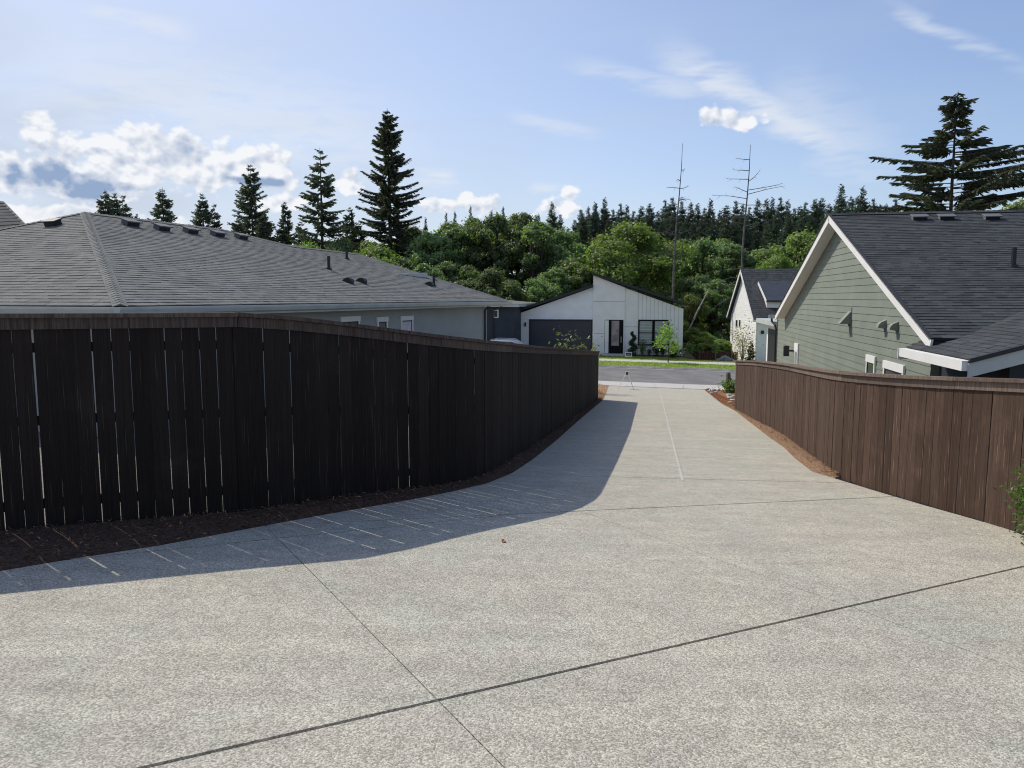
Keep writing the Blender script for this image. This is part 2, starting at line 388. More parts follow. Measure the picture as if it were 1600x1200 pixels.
def grid_sheet(name, us, vs, dz, m):
    b = MB(); vs_ = [uv(u, v) + Vector((0, 0, dz)) for v in vs for u in us]; n = len(us)
    b.add(vs_, [(j * n + i, j * n + i + 1, (j + 1) * n + i + 1, (j + 1) * n + i) for j in range(len(vs) - 1) for i in range(n - 1)])
    return struct(name, b, m)
grid_sheet('ground', [-900, -400, -150, -60, -40, -20, -8, -1.4, -.6, 3, 8, 20, 40, 60, 150, 400, 900], [-300, -60, -15, -8, 0, 8, 16, 24, 32, V0, 52.15, 52.25, 57, 59, 62, 65.5, 72], -.10, M['soil'])
grid_sheet('forest_floor', [-2500, -400, -150, -60, -40, -20, -5, -1.4, -.6, 3, 20, 40, 60, 150, 400, 2500], [66, 72, 120, 400, 3500], -.06, M['floor'])
grid_sheet('road', [-300, -40, 0, 40, 300], [43.4, 47.8, 52.1], -.02, M['asphalt'])

def slab_row(parent, u0, u1, v0, v1, step, dz, m, gap=.012, th=.05):
    u = u0
    while u < u1 - .1:
        e = min(u + step, u1); c = [uv(u + gap, v0 + gap), uv(e, v0 + gap), uv(e, v1 - gap), uv(u + gap, v1 - gap)]
        c = [p + Vector((0, 0, dz)) for p in c]
        b = MB(); b.prism([p - Vector((0, 0, th)) for p in c], (0, 0, th)); b.obj('slab', m, parent); u = e
def band(name, u0, u1, v0, v1, dz, m, h=0):
    b = MB(); n = 12
    for i in range(n):
        a, c = u0 + (u1 - u0) * i / n, u0 + (u1 - u0) * (i + 1) / n
        q = [uv(a, v0), uv(c, v0), uv(c, v1), uv(a, v1)]; q = [p + Vector((0, 0, dz)) for p in q]
        if h: b.prism([p - Vector((0, 0, h)) for p in q], (0, 0, h))
        else: b.poly(q)
    return struct(name, b, m)
sw = band('sidewalk', -40, 40, 41.15, 43.35, -.045, M['joint']); slab_row(sw, -13, 14, 41.15, 42.75, 1.5, .012, M['walk'])
slab_row(sw, -13, 14, 42.75, 43.38, 3.0, .004, M['walk'])
band('sidewalk_far_left', -40, -13, 41.15, 43.38, .01, M['walk'], .05); band('sidewalk_far_right', 14, 40, 41.15, 43.38, .01, M['walk'], .05)
for (a, c) in ((-60, -13.2), (-8.6, 60)):
    band('kerb', a, c, 52.1, 52.26, .01, M['kerb'], .16)
band('gutter_strip', -60, 60, 51.65, 52.1, -.012, M['kerb'])
band('grass_verge', -8.5, 45, 52.27, 54.9, .0, M['grass'])
band('grass_verge', -45, -13.3, 52.27, 54.9, .0, M['grass'])
fw = band('far_sidewalk', -45, 45, 54.9, 56.35, -.03, M['joint']); slab_row(fw, -20, 25, 54.9, 56.35, 1.5, .01, M['walk'])
band('far_sidewalk_run', -45, -20.02, 54.9, 56.35, .01, M['walk'], .03); band('far_sidewalk_run', 25.02, 45, 54.9, 56.35, .01, M['walk'], .03)
band('opposite_driveway', -13.2, -8.6, 52.1, 54.88, .012, M['walk'], .05)
band('opposite_driveway_upper', -13.2, -8.0, 56.37, 63, .012, M['walk'], .05)
band('front_lawn', -7.9, 45, 56.37, 58.9, .005, M['grass'])
band('side_lawn', -45, -13.3, 56.37, 62, .005, M['grass'])
band('planting_bed', -7.5, -1.42, 58.9, 62, .01, M['mulch'])
grid_sheet('planting_bed_right', [-1.4, -.6, 3, 12, 25, 45], [58.92, 60, 63, 65.5, 66.5], .012, M['floor'])
def blades(name, u0, u1, v0, v1, n, seed, h=.05):
    r = np.random.RandomState(seed); b = MB()
    for i in range(n):
        p = uv(r.uniform(u0, u1), r.uniform(v0, v1)); a = r.uniform(0, 6.28); d = Vector((math.cos(a), math.sin(a), 0)) * .03
        t = p + Vector((r.normal(0, .025), r.normal(0, .025), h * r.uniform(.6, 1.5))); b.add([p - d, p + d, t], [(0, 1, 2)])
    o = b.obj(name, M['blade']); prop(o, 'short mown grass beside the pavement across the road', 'grass', kind='stuff')
blades('verge_grass', -8.4, 16, 52.3, 54.85, 9000, 1); blades('lawn_tufts', -7.8, 16, 56.4, 58.9, 7000, 2)

# driveway ------------------------------------------------------------
LEFT_E = [(-420, 962), (-200, 924), (0, 892), (120, 872), (250, 852), (425, 819), (507, 804), (650, 779), (706, 768), (761, 755), (800, 739), (833, 717), (869, 688), (905, 656), (942, 625)]
RIGHT_E = [(1128, 631), (1150, 643), (1181, 667), (1203, 684), (1225, 699), (1241, 715), (1269, 737), (1303, 747), (1375, 769), (1450, 791), (1500, 805), (1577, 827), (1660, 862), (1800, 930)]
le = [onP(*p) for p in LEFT_E]; re_ = [onP(*p) for p in RIGHT_E]
ext_d = (re_[-1] - re_[-3]).normalized(); ext = re_[-1] + ext_d * 4.5
def on_v0(x, y=606):
    d = ray(x, y); q = d * (V0 / (d.x * VD.x + d.y * VD.y)); return Vector((q.x, q.y, P(q.x, q.y)))
outline = [Vector((-9, 1.2, 0)), Vector((-9, -6, 0)), Vector((9, -6, 0)), Vector((max(9, ext.x), ext.y, 0)), Vector((ext.x, ext.y, 0))] + re_[::-1] + [onP(1103, 611), on_v0(1101), on_v0(951)] + [onP(948, 612)] + le[::-1]
outline = [Vector((p.x, p.y, P(p.x, p.y))) for p in outline]
drive = struct('driveway', MB().poly([p - Vector((0, 0, .03)) for p in outline]), M['joint'])
bm = bmesh.new(); bm.faces.new([bm.verts.new(p) for p in outline]); bm.normal_update()
def cut(a, b, flt=lambda c: True, wide=0.):
    a = onP(*a); b = onP(*b); d = (b - a); d.z = 0; d.normalize(); n = Vector((-d.y, d.x, 0))
    for off in ((0,) if not wide else (-wide, wide)):
        fs = [f for f in bm.faces if flt(f.calc_center_median())]
        g = list(fs) + list({e for f in fs for e in f.edges}) + list({v for f in fs for v in f.verts})
        bmesh.ops.bisect_plane(bm, geom=g, plane_co=a + n * off, plane_no=n, dist=1e-5)
    if wide:
        kill = [f for f in bm.faces if abs((f.calc_center_median() - a).dot(n)) < wide * .98 and f.calc_area() < 1.5]
        bmesh.ops.delete(bm, geom=kill, context='FACES')
def side(a, b):
    a = onP(*a); b = onP(*b); d = b - a; n = Vector((-d.y, d.x, 0)); return lambda c: (c - a).dot(n)
Aa, Ab = (220, 1200), (1600, 885)
Ba, Bb = (120, 873), (806, 803); B2a, B2b = (806, 803), (1350, 778)
Fa, Fb = (830, 742), (1300, 754)
cut(Aa, Ab, wide=.010)
sA = side(Aa, Ab); sF = side(Fa, Fb); sB = side(B2a, B2b)
cut(Fa, Fb, lambda c: sA(c) > 0, wide=.005)
cut((1067, 752), (1030, 606), lambda c: sF(c) > 0, wide=.011)
cut(B2a, B2b, lambda c: sA(c) > 0 and sF(c) < 0, wide=.009)
cut((415, 822), (680, 1090), lambda c: sF(c) < 0 and (sA(c) < 0 or sB(c) < 0))
sC = side((415, 822), (680, 1090))
cut(Ba, Bb, lambda c: sA(c) > 0 and sF(c) < 0 and sB(c) < 0, wide=.007)
cut((945, 812), (1312, 942), lambda c: sA(c) > 0 and sB(c) < 0 and sC(c) > 0)
cut((1315, 942), (1600, 1050), lambda c: sA(c) < 0 and sC(c) > 0)
for yy in (690, 650, 625):
    cut((900, yy), (1150, yy + 4), lambda c: sF(c) > 0)
ja, jb = onP(1067, 752), onP(1030, 606)
MB().beam(ja + UP0 * .004, jb + UP0 * .004, .030, .052).obj('lit_groove_strip', M['walk'], drive)  # pale strip painted in for light caught by the centre groove
bm.faces.ensure_lookup_table()
for f in list(bm.faces):
    if f.calc_area() < .02: continue
    b2 = bmesh.new(); nf = b2.faces.new([b2.verts.new(v.co) for v in f.verts])
    bmesh.ops.dissolve_limit(b2, angle_limit=.0005, verts=b2.verts, edges=b2.edges) 
    b2.normal_update(); b2.faces.ensure_lookup_table()
    try: bmesh.ops.inset_individual(b2, faces=list(b2.faces), thickness=.0045, depth=0)
    except Exception: pass
    b2.faces.ensure_lookup_table(); big = max(b2.faces, key=lambda q: q.calc_area())
    pts = [v.co.copy() for v in big.verts]; b2.free()
    if (pts[1] - pts[0]).length < 1e-6: continue
    MB().prism([p - Vector((0, 0, .028)) for p in pts], (0, 0, .028)).obj('slab', M['concrete'], drive)
bm.free()

# ------------------------------------------------------------------ fences
LF = [(0, 489, 838), (200, 489, 821), (410, 488, 806), (540, 503, 784), (640, 517, 772), (700, 525, 765), (759, 532, 750), (797, 536, 725), (831, 540, 703), (887, 545, 663), (934, 549, 624)]
RF = [(1148, 563, 641), (1178, 563, 659), (1225, 568, 684), (1256, 573, 709), (1287, 578, 731), (1303, 580, 746), (1375, 585, 768), (1450, 588, 790), (1500, 590, 804), (1577, 592, 827), (1650, 594, 850), (1800, 598, 900)]
def fence_path(L):
    out = []
    for (x, yt, yb) in L:
        b = onP(x, yb); t = at(x, yt, b.y); out.append((Vector((b.x, b.y, 0)), b.z, t.z))
    return out
def resample(path, corners=()):
    """arc length table"""
    s = [0.]
    for a, b in zip(path, path[1:]): s.append(s[-1] + (b[0] - a[0]).length)
    return s
def sample(path, s, q):
    q = clamp(q, 0, s[-1] - 1e-6)
    i = max(0, min(len(s) - 2, next((j for j in range(len(s) - 1) if s[j + 1] > q), len(s) - 2)))
    t = (q - s[i]) / (s[i + 1] - s[i]); a, b = path[i], path[i + 1]
    return a[0].lerp(b[0], t), a[1] + (b[1] - a[1]) * t, a[2] + (b[2] - a[2]) * t
def smooth_path(path, keep, it=3):
    """densify and relax so the run bends softly, corners in keep stay sharp"""
    s = resample(path); n = int(s[-1] / .25); q = [sample(path, s, s[-1] * i / n) for i in range(n + 1)]
    hard = {min(range(n + 1), key=lambda i: abs(s[-1] * i / n - s[c])) for c in keep} | {0, n}
    for _ in range(it):
        q = [q[i] if i in hard else ((q[i - 1][0] + q[i][0] * 2 + q[i + 1][0]) / 4, (q[i - 1][1] + q[i][1] * 2 + q[i + 1][1]) / 4, (q[i - 1][2] + q[i][2] * 2 + q[i + 1][2]) / 4) for i in range(n + 1)]
    return q
bme = MB().box(-.5, .5, -.5, .5, 0, 1); o_ = bme.obj('board', M['fence']); o_.data.name = 'fence_board'; board_mesh = o_.data
bpy.data.objects.remove(o_)
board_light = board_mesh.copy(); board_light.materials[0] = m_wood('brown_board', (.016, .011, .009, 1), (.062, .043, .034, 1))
def build_fence(label, L, keep, side_n, smooth_it, gaps, mf, mc, name='wooden_fence'):
    bmesh_ = board_mesh.copy(); bmesh_.materials[0] = mf
    raw = fence_path(L)
    if L is LF:
        a, b = raw[0], raw[2]; raw = [(a[0] + (a[0] - b[0]) * 1.4, a[1], a[2])] + raw
    else:
        d_ = ext_d.copy(); d_.z = 0; z_ = raw[-1]; zz = P(z_[0].x + d_.x * 4.5, z_[0].y + d_.y * 4.5); raw.append((z_[0] + d_ * 4.5, zz, zz + z_[2] - z_[1]))
    path = smooth_path(raw, keep, smooth_it); s = resample(path)
    p0 = path[0][0]; root = thing(name, label, 'fence', (p0.x, p0.y, path[0][1]))
    q = 0.0; total = s[-1]; pitch = .140; cnt = 0
    while q < total - .08:
        gap = gaps(q) ; w = .142 + rnd.uniform(-.004, .003)
        a, zb, zt = sample(path, s, q + w / 2); a0 = sample(path, s, q)[0]; a1 = sample(path, s, q + w)[0]
        d = (a1 - a0).normalized(); n = Vector((-d.y, d.x, 0)) * side_n
        z0 = zb + rnd.uniform(.0, .02) - .01; h = zt - .035 - z0
        m4 = Matrix.Translation((a.x + n.x * rnd.uniform(0, .006), a.y + n.y * rnd.uniform(0, .006), z0)) @ Matrix.Rotation(math.atan2(d.y, d.x) + rnd.uniform(-.012, .012), 4, 'Z') @ Matrix.Rotation(rnd.uniform(-.003, .003), 4, 'Y') @ Matrix.Diagonal((w, .0085, h, 1))
        bo = link_mesh('board', bmesh_ if not (L is LF and abs(a.x / a.y + .343) < .009) else board_light, m4, root); cnt += 1; q += w + gap
    # rails and posts at the back, trim at the front, cap on top
    for zr in (.25, .95, 1.55):
        q = 0
        while q < total - .2:
            e = min(q + 1.2, total); a, za, ta = sample(path, s, q); b_, zb, tb = sample(path, s, e); d = (b_ - a).normalized(); n = Vector((-d.y, d.x, 0)) * side_n
            off = -n * .032
            fa = zr / 1.83; A = a + off; B = b_ + off; A.z = za + (ta - za) * fa; B.z = zb + (tb - zb) * fa
            MB().beam(A, B, .038, .085).obj('rail', mf, root); q = e
    q = .1
    while q < total:
        a, zb, zt = sample(path, s, q); b_ = sample(path, s, min(q + .05, total))[0]; d = (sample(path, s, min(q + .1, total))[0] - sample(path, s, max(q - .1, 0))[0]).normalized(); n = Vector((-d.y, d.x, 0)) * side_n
        c = a - n * .1; MB().frame(Vector((c.x, c.y, 0)), d, n, Vector((0, 0, 1)), -.045, .045, -.045, .045, zb - .3, zt - .04).obj('post', mf, root); q += 2.4
    nseg = max(1, round(total / 2.4)); nb = [total * i / nseg for i in range(nseg + 1)]
    for i in range(nseg):
        for nm, o0, o1, zt0, zt1 in (('trim_board', .010, .029, -.135, -.040), ('cap_board', -.075, .065, -.038, 0.0)):
            b = MB(); n_s = 5; prev = None; ring = []
            jz = rnd.uniform(-.002, .002)
            for j in range(n_s + 1):
                qq = nb[i] + (nb[i + 1] - nb[i]) * j / n_s; qq = clamp(qq, nb[i] + .003, nb[i + 1] - .003)
                a, zb, zt = sample(path, s, qq); d = (sample(path, s, min(qq + .12, total))[0] - sample(path, s, max(qq - .12, 0))[0]).normalized(); n = Vector((-d.y, d.x, 0)) * side_n
                ring += [Vector((a.x + n.x * o, a.y + n.y * o, zt + jz + z)) for (o, z) in ((o0, zt0), (o1, zt0), (o1, zt1), (o0, zt1))]
            fs = [(0, 1, 2, 3), tuple(4 * n_s + k_ for k_ in (3, 2, 1, 0))]
            for j in range(n_s):
                for k_ in range(4): fs.append((4 * j + k_, 4 * (j + 1) + k_, 4 * (j + 1) + (k_ + 1) % 4, 4 * j + (k_ + 1) % 4))
            b.add(ring, fs); b.obj(nm, mc, root)
    return path, s
rg = random.Random(3)
def gl(q): return rg.choice((.002, .0025, .003, .003, .004, .004, .005)) if q < 6.0 else (rg.choice((.003, .004, .005, .006, .008)) if q < 10.5 else rg.choice((.001, .002, .004)))
lp, ls = build_fence('dark brown board fence on the left, in shade along the driveway', LF, (3,), -1, 3, gl, M['fence_shade'], M['cap_shade'])
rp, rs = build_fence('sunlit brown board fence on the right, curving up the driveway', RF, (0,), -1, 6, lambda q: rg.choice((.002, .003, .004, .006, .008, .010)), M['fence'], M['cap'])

# ------------------------------------------------------------------ mulch beds
def strip(name, inner, outer, m, dz=.015, mound=.05):
    b = MB(); n = len(inner); k = 4; vs = []
    for a, o in zip(inner, outer):
        for j in range(k + 1):
            t = j / k; p = a.lerp(o, t); vs.append(Vector((p.x, p.y, P(p.x, p.y) + dz + (0 if a is inner[0] or a is inner[-1] else mound) * math.sin(t * math.pi * .8) - (.03 if j == 0 else 0))))
    b.add(vs, [(i * (k + 1) + j, (i + 1) * (k + 1) + j, (i + 1) * (k + 1) + j + 1, i * (k + 1) + j + 1) for i in range(n - 1) for j in range(k)])
    return struct(name, b, m)
def near_on(path, s, p):
    best = min(range(0, len(path)), key=lambda i: (path[i][0] - Vector((p.x, p.y, 0))).length); return path[best][0]
inner = le; outer = []
for p in le:
    q = near_on(lp, ls, p); d = (q - Vector((p.x, p.y, 0))); outer.append(q + (d.normalized() * .12 if d.length > .01 else Vector()))
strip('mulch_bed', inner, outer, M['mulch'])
ri = re_[:8]; ro = [near_on(rp, rs, p) + Vector((.12, 0, 0)) for p in ri]; ro[-1] = Vector((re_[7].x + .1, re_[7].y, 0))
strip('bark_strip', ri, ro, mat('tan_brown_bark', (.27, .165, .10), .95, 1, 60, .5, 25))
fl = lp[-1][0]; fr = rp[0][0]
l_in = [le[-1], onP(948, 612), on_v0(951)]; strip('bark_bed_left', l_in, [fl + Vector((-.1, -.1, 0)), Vector((fl.x - .6, 35, 0)), on_v0(915)], mat('tan_bark', (.42, .25, .14), .95, 1, 50, .4, 9))
r_in = [onP(1128, 631), onP(1103, 611), on_v0(1101)]; strip('bark_bed_right', r_in, [fr + Vector((1.2, .3, 0)), Vector((fr.x + 3.4, 33, 0)), on_v0(1260)], M['mulch_red'])
def chips(name, inner, outer, n, m, label, size, seed, mound=.05, dz=.02):
    r = random.Random(seed); b = MB(); L = [0.]
    # nearer stretches get more
    wts = [((a - c).length * max(.05, ((a - o).length + (c - o2).length))) / max(3, a.y) ** .6 for a, c, o, o2 in zip(inner, inner[1:], outer, outer[1:])]
    for _ in range(n):
        i = r.choices(range(len(wts)), wts)[0]; t = r.random(); w = r.random()
        a = inner[i].lerp(inner[i + 1], t); o = outer[i].lerp(outer[i + 1], t); p = Vector((a.x, a.y, 0)).lerp(Vector((o.x, o.y, 0)), w * 1.0 - .01)
        c = Vector((p.x, p.y, P(p.x, p.y) + dz + mound * math.sin(w * math.pi * .8) + r.uniform(0, .02)))
        th = r.uniform(0, 6.28); e = r.gauss(0, .35); d = Vector((math.cos(th) * math.cos(e), math.sin(th) * math.cos(e), math.sin(e)))
        sd = d.cross(Vector((r.gauss(0, .3), r.gauss(0, .3), 1))).normalized(); up = sd.cross(d)
        l = size * r.uniform(.5, 1.6); wd = size * r.uniform(.15, .35); tk = size * .09
        b.add([c - d * l, c + sd * wd, c + d * l * .9, c - sd * wd, c + up * tk], [(0, 1, 4), (1, 2, 4), (2, 3, 4), (3, 0, 4)])
    prop(b.obj(name, m), label, 'bark chips', kind='stuff')
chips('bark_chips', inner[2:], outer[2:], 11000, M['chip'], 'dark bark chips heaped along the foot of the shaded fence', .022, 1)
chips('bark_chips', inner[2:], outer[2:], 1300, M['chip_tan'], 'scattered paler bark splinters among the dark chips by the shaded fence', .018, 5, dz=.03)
chips('tan_bark_chips', ri, ro, 7000, M['chip_tan'], 'tan bark chips in the sunny strip below the right fence', .022, 2)
chips('red_bark_chips', r_in, [fr + Vector((.5, 0, 0)), Vector((fr.x + 2.0, 34, 0)), on_v0(1200)], 4500, M['chip_red'], 'red bark chips beside the far end of the right fence', .035, 3)
chips('tan_bark_chips', l_in, [fl, Vector((fl.x - .4, 35, 0)), on_v0(925)], 2500, M['chip_tan'], 'tan bark chips between the left fence end and the pavement', .035, 4)

# ------------------------------------------------------------------ roofs
def shingle_roof(parent, O, ux, uv_, poly, m, course=.15, n_parts=300, seed=1, near=Vector((0, 0, 0)), thick=.0105):
    """poly in (u, v): u along the eave, v up the slope. Laid course by course with real butt edges."""
    r = random.Random(seed); nrm = ux.cross(uv_).normalized()
    if nrm.z < 0: nrm = -nrm
    deck = MB().prism([O + ux * u + uv_ * v - nrm * .05 for u, v in poly], nrm * .045).obj('roof_deck', M['deck'], parent)
    vmax = max(v for u, v in poly); tabs = []; v = 0.
    while v < vmax:
        vm = min(v + course * .5, vmax - .001); xs = []
        for (u0, v0), (u1, v1) in zip(poly, poly[1:] + poly[:1]):
            if (v0 <= vm < v1) or (v1 <= vm < v0): xs.append(u0 + (u1 - u0) * (vm - v0) / (v1 - v0))
        xs.sort()
        for a, b in zip(xs[::2], xs[1::2]):
            u = a
            while u < b - .02:
                w = r.choice((.10, .13, .16, .2, .24, .3)); e = min(u + w, b); tabs.append((u, e, v, thick * r.choice((.75, .9, 1.15, 1.3)))); u = e
        v += course
    def geo(t):
        u0, u1, v, th = t; v1 = v + course + .004
        p = lambda u, vv, h: O + ux * u + uv_ * vv + nrm * h
        return [p(u0, v, -.004), p(u1, v, -.004), p(u1, v, th), p(u0, v, th), p(u1, v1, .001), p(u0, v1, .001)], [(0, 1, 2, 3), (3, 2, 4, 5), (1, 4, 2), (0, 3, 5)]
    tabs.sort(key=lambda t: ((O + ux * t[0] + uv_ * t[2]) - near).length)
    for t in tabs[:n_parts]: MB().add(*geo(t)).obj('shingle', m, parent)
    b = MB()
    for t in tabs[n_parts:]: b.add(*geo(t))
    if tabs[n_parts:]: b.obj('shingle_courses', m, parent, kind='stuff')
def ridge_caps(parent, a, b, m, w=.16, drop=Vector((0, 0, -.05)), side=None, step=.15):
    a = Vector(a); b = Vector(b); d = (b - a).normalized(); sd = d.cross(Vector((0, 0, 1))).normalized(); L = (b - a).length; q = 0; mb = MB()
    while q < L:
        c = a + d * q; e = a + d * min(L, q + step + .02); h = Vector((0, 0, .02)); h2 = Vector((0, 0, .008))
        mb.add([c - sd * w + drop, c + h, c + sd * w + drop, e + sd * w + drop + h2 * 0, e + h2, e - sd * w + drop, c - Vector((0, 0, .01))],
               [(0, 1, 4, 5), (1, 2, 3, 4), (0, 6, 1), (6, 2, 1)]); q += step
    mb.obj('ridge_caps', m, parent, kind='stuff')

def planks(parent, O, ux, poly, m, course, up=Vector((0, 0, 1)), n=None, lap=.010, z_from=None, name='siding_plank'):
    """lap siding: poly in (u, z), each plank clipped to the outline"""
    n = n; zmin = min(z for u, z in poly) if z_from is None else z_from; zmax = max(z for u, z in poly); z = zmin
    def span(zz):
        xs = []
        for (u0, z0), (u1, z1) in zip(poly, poly[1:] + poly[:1]):
            if (z0 <= zz < z1) or (z1 <= zz < z0): xs.append(u0 + (u1 - u0) * (zz - z0) / (z1 - z0))
        xs.sort(); return (xs[0], xs[-1]) if len(xs) >= 2 else None
    while z < zmax:
        a = span(z + .002); b = span(min(z + course, zmax - .003))
        if a and b:
            t0, t1 = lap + .006, .004; z1 = min(z + course, zmax)
            pts = [O + ux * a[0] + up * z + n * t0, O + ux * a[1] + up * z + n * t0, O + ux * b[1] + up * z1 + n * t1, O + ux * b[0] + up * z1 + n * t1]
            bk = [O + ux * a[0] + up * z, O + ux * a[1] + up * z, O + ux * b[1] + up * z1, O + ux * b[0] + up * z1]
            MB().add(pts + bk, [(0, 1, 2, 3), (0, 4, 5, 1), (1, 5, 6, 2), (3, 7, 4, 0)]).obj(name, m, parent)
        z += course

def window(parent, O, ux, n, u0, u1, z0, z1, trim=.09, fm=None, pm=None, head=.14, label=None, inner=.035, innerm=None):
    fm = fm or M['white']; pm = pm or M['glass']; up = Vector((0, 0, 1)); b = MB(); d0, d1 = .0, .035
    b.frame(O, ux, n, up, u0 - trim, u0, d0, d1, z0 - trim * .7, z1); b.frame(O, ux, n, up, u1, u1 + trim, d0, d1, z0 - trim * .7, z1)
    b.frame(O, ux, n, up, u0 - trim - .02, u1 + trim + .02, d0, d1 + .008, z1, z1 + head)
    b.frame(O, ux, n, up, u0, u1, d0, d1, z0 - trim * .7, z0)
    w = b.obj('window', fm, parent, label=label)
    s = MB(); i = inner
    s.frame(O, ux, n, up, u0, u0 + i, d0, .026, z0, z1); s.frame(O, ux, n, up, u1 - i, u1, d0, .026, z0, z1)
    s.frame(O, ux, n, up, u0 + i, u1 - i, d0, .026, z1 - i, z1); s.frame(O, ux, n, up, u0 + i, u1 - i, d0, .026, z0, z0 + i)
    s.obj('sash', innerm or M['black'], w); MB().frame(O, ux, n, up, u0 + i, u1 - i, d0 + .002, .018, z0 + i, z1 - i).obj('pane', pm, w)
    return w
def box_vent(parent, p, ux, uv_, m_=None, w=.45, h=.15):
    n = ux.cross(uv_).normalized(); n = n if n.z > 0 else -n; b = MB()
    b.frame(p, ux, uv_, n, -w * .42, w * .42, -w * .22, w * .22, -.02, h * .75)
    b.frame(p, ux, uv_, n, -w * .5, w * .5, -w * .34, w * .30, h * .75, h)
    o = b.obj('roof_vent', m_ or M['ventgrey'], parent, bevel=.01)
    MB().frame(p, ux, uv_, n, -w * .40, w * .40, -w * .25, -w * .221, .0, h * .72).obj('vent_opening', M['black'], o)
def pipe_vent(parent, p, h, r=.05):
    MB().tube([p - Vector((0, 0, .05)), p + Vector((0, 0, .05)), p + Vector((0, 0, .051)), p + Vector((0, 0, h))], [r * 2.0, r * 1.7, r, r], 10).obj('vent_pipe', M['black'], parent)
def hood_vent(parent, p, ux, uv_, s=.2):
    n = ux.cross(uv_).normalized(); n = n if n.z > 0 else -n; b = MB(); prof = [(-s, 0), (-s, .5 * s), (-.7 * s, .85 * s), (-.2 * s, 1.0 * s), (.4 * s, .7 * s), (s, 0)]
    b.prism([p - ux * s * .6 + uv_ * a + n * c for a, c in prof], ux * s * 1.2); b.obj('hood_vent', M['black'], parent)

UP = Vector((0, 0, 1))
# ---- left house, grey hip roof
Lx = Vector((math.sin(R(18.5)), math.cos(R(18.5)), 0)); Ex = Vector((-Lx.y, Lx.x, 0))
hc = at(188, 478, 13.0); EZ = hc.z
root = thing('hip_roof_house', 'grey sided house with a weathered grey hip roof behind the left fence', 'house', (hc.x, hc.y, -2.6))
a_, b_, rise = 7.0, 5.9, 2.37; pit = rise / a_
def LH(s, c, z): return Vector((hc.x, hc.y, 0)) + Lx * s + Ex * c + UP * (EZ + z)
v1 = (Ex + UP * pit); l1 = v1.length; v1 = v1.normalized()
front = [(0, 0), (20.3, 0), (17.6, 5.55), (13.2, 5.7), (11.3, 7.0), (5.9, 7.0)]
roof = MB().prism([LH(u, c, pit * c - .09) for u, c in front], UP * .02).obj('roof', M['deck'], root)
shingle_roof(roof, LH(0, 0, 0), Lx, v1, [(u, c * l1) for u, c in front], M['shingle_w'], seed=3, n_parts=170)
pe = rise / b_; v2 = (Lx + UP * pe); l2 = v2.length; v2 = v2.normalized()
shingle_roof(roof, LH(0, 0, 0), Ex, v2, [(0, 0), (14, 0), (7, b_ * l2)], M['shingle_w'], seed=4, n_parts=130)
# far faces so the roof is a solid thing from elsewhere
bk = MB(); bk.poly([LH(5.9, 7, rise), LH(11.3, 7, rise), LH(13, 14, 0), LH(0, 14, 0)]); bk.poly([LH(11.3, 7, rise), LH(13.2, 5.7, pit * 5.7), LH(17.6, 5.55, pit * 5.55), LH(20.3, 0, 0), LH(20.3, 10, 0), LH(13, 14, 0)])
bk.obj('rear_roof', M['shingle_w'], root)
ridge_caps(roof, LH(0, 0, .02), LH(5.9, 7, rise + .02), M['shingle_w'], drop=UP * -.03, w=.12)
ridge_caps(roof, LH(5.9, 7, rise + .02), LH(0, 14, .02), M['shingle_w'], drop=UP * -.03, w=.12)
for p, q in (((5.9, 7, rise), (11.3, 7, rise)), ((11.3, 7, rise), (13.2, 5.7, pit * 5.7)), ((13.2, 5.7, pit * 5.7), (17.6, 5.55, pit * 5.55)), ((17.6, 5.55, pit * 5.55), (20.3, 0, 0))):
    ridge_caps(roof, LH(*p) + UP * .02, LH(*q) + UP * .02, M['shingle_w'], drop=UP * -.05)
g = MB(); prof = [(0, -.02), (-.13, -.02), (-.13, -.06), (-.10, -.13), (-.02, -.16), (0, -.16)]
gut = MB().prism([LH(-.13, c, z) for c, z in prof], Lx * 20.56); gut.obj('gutter', M['gutter'], root)
MB().prism([LH(s_, 0, z) for s_, z in prof], Ex * 14).obj('gutter', M['gutter'], root)
fa = MB(); fa.frame(LH(0, 0, 0), Lx, Ex, UP, 0, 20.3, .0, .02, -.20, -.03); fa.frame(LH(0, 0, 0), Lx, Ex, UP, 0, .02, .02, 14, -.20, -.03); fa.obj('fascia', M['gutter'], root)
so_ = MB(); so_.frame(LH(0, 0, 0), Lx, Ex, UP, .02, 20.3, .02, .5, -.19, -.18); so_.frame(LH(0, 0, 0), Lx, Ex, UP, .02, .5, .5, 14, -.19, -.18); so_.obj('soffit', M['gutter'], root)
wall = MB(); wall.frame(LH(0, 0, 0), Lx, Ex, UP, .5, 18.9, .5, 13.5, -3.4, -.19); wall = wall.obj('wall', M['greysid'], root)
Ow = LH(0, .5, 0); nL = -Ex; zb = -3.2
planks(wall, Ow, Lx, [(.5, zb), (18.8, zb), (18.8, -.2), (.5, -.2)], M['greysid'], .16, n=nL)
MB().frame(Ow, Lx, nL, UP, 18.8, 18.92, -.02, .03, -3.2, -.2).obj('corner_board', M['gutter'], root)
MB().tube([LH(18.5, .1, -.15), LH(18.5, .25, -.22), LH(18.62, .42, -.35), LH(18.62, .42, -3.2)], [.04] * 4, 8).obj('downspout', M['charcoal'], root)
def wl_uv(px_, py_): 
    h = plane_hit(px_, py_, Ow, nL); return (h - Ow).dot(Lx), (h - Ow).z
for (x0, x1, yt, yb, pm) in ((534, 558, 503, 560, M['glass']), (590, 602, 503, 560, M['glass']), (627, 642, 501, 560, M['pinkpane'])):
    u0, z1 = wl_uv(x0, yt); u1, _ = wl_uv(x1, yt); window(root, Ow + nL * .012, Lx, nL, u0, u1, z1 - 1.1, z1, pm=pm, innerm=M['charcoal'])
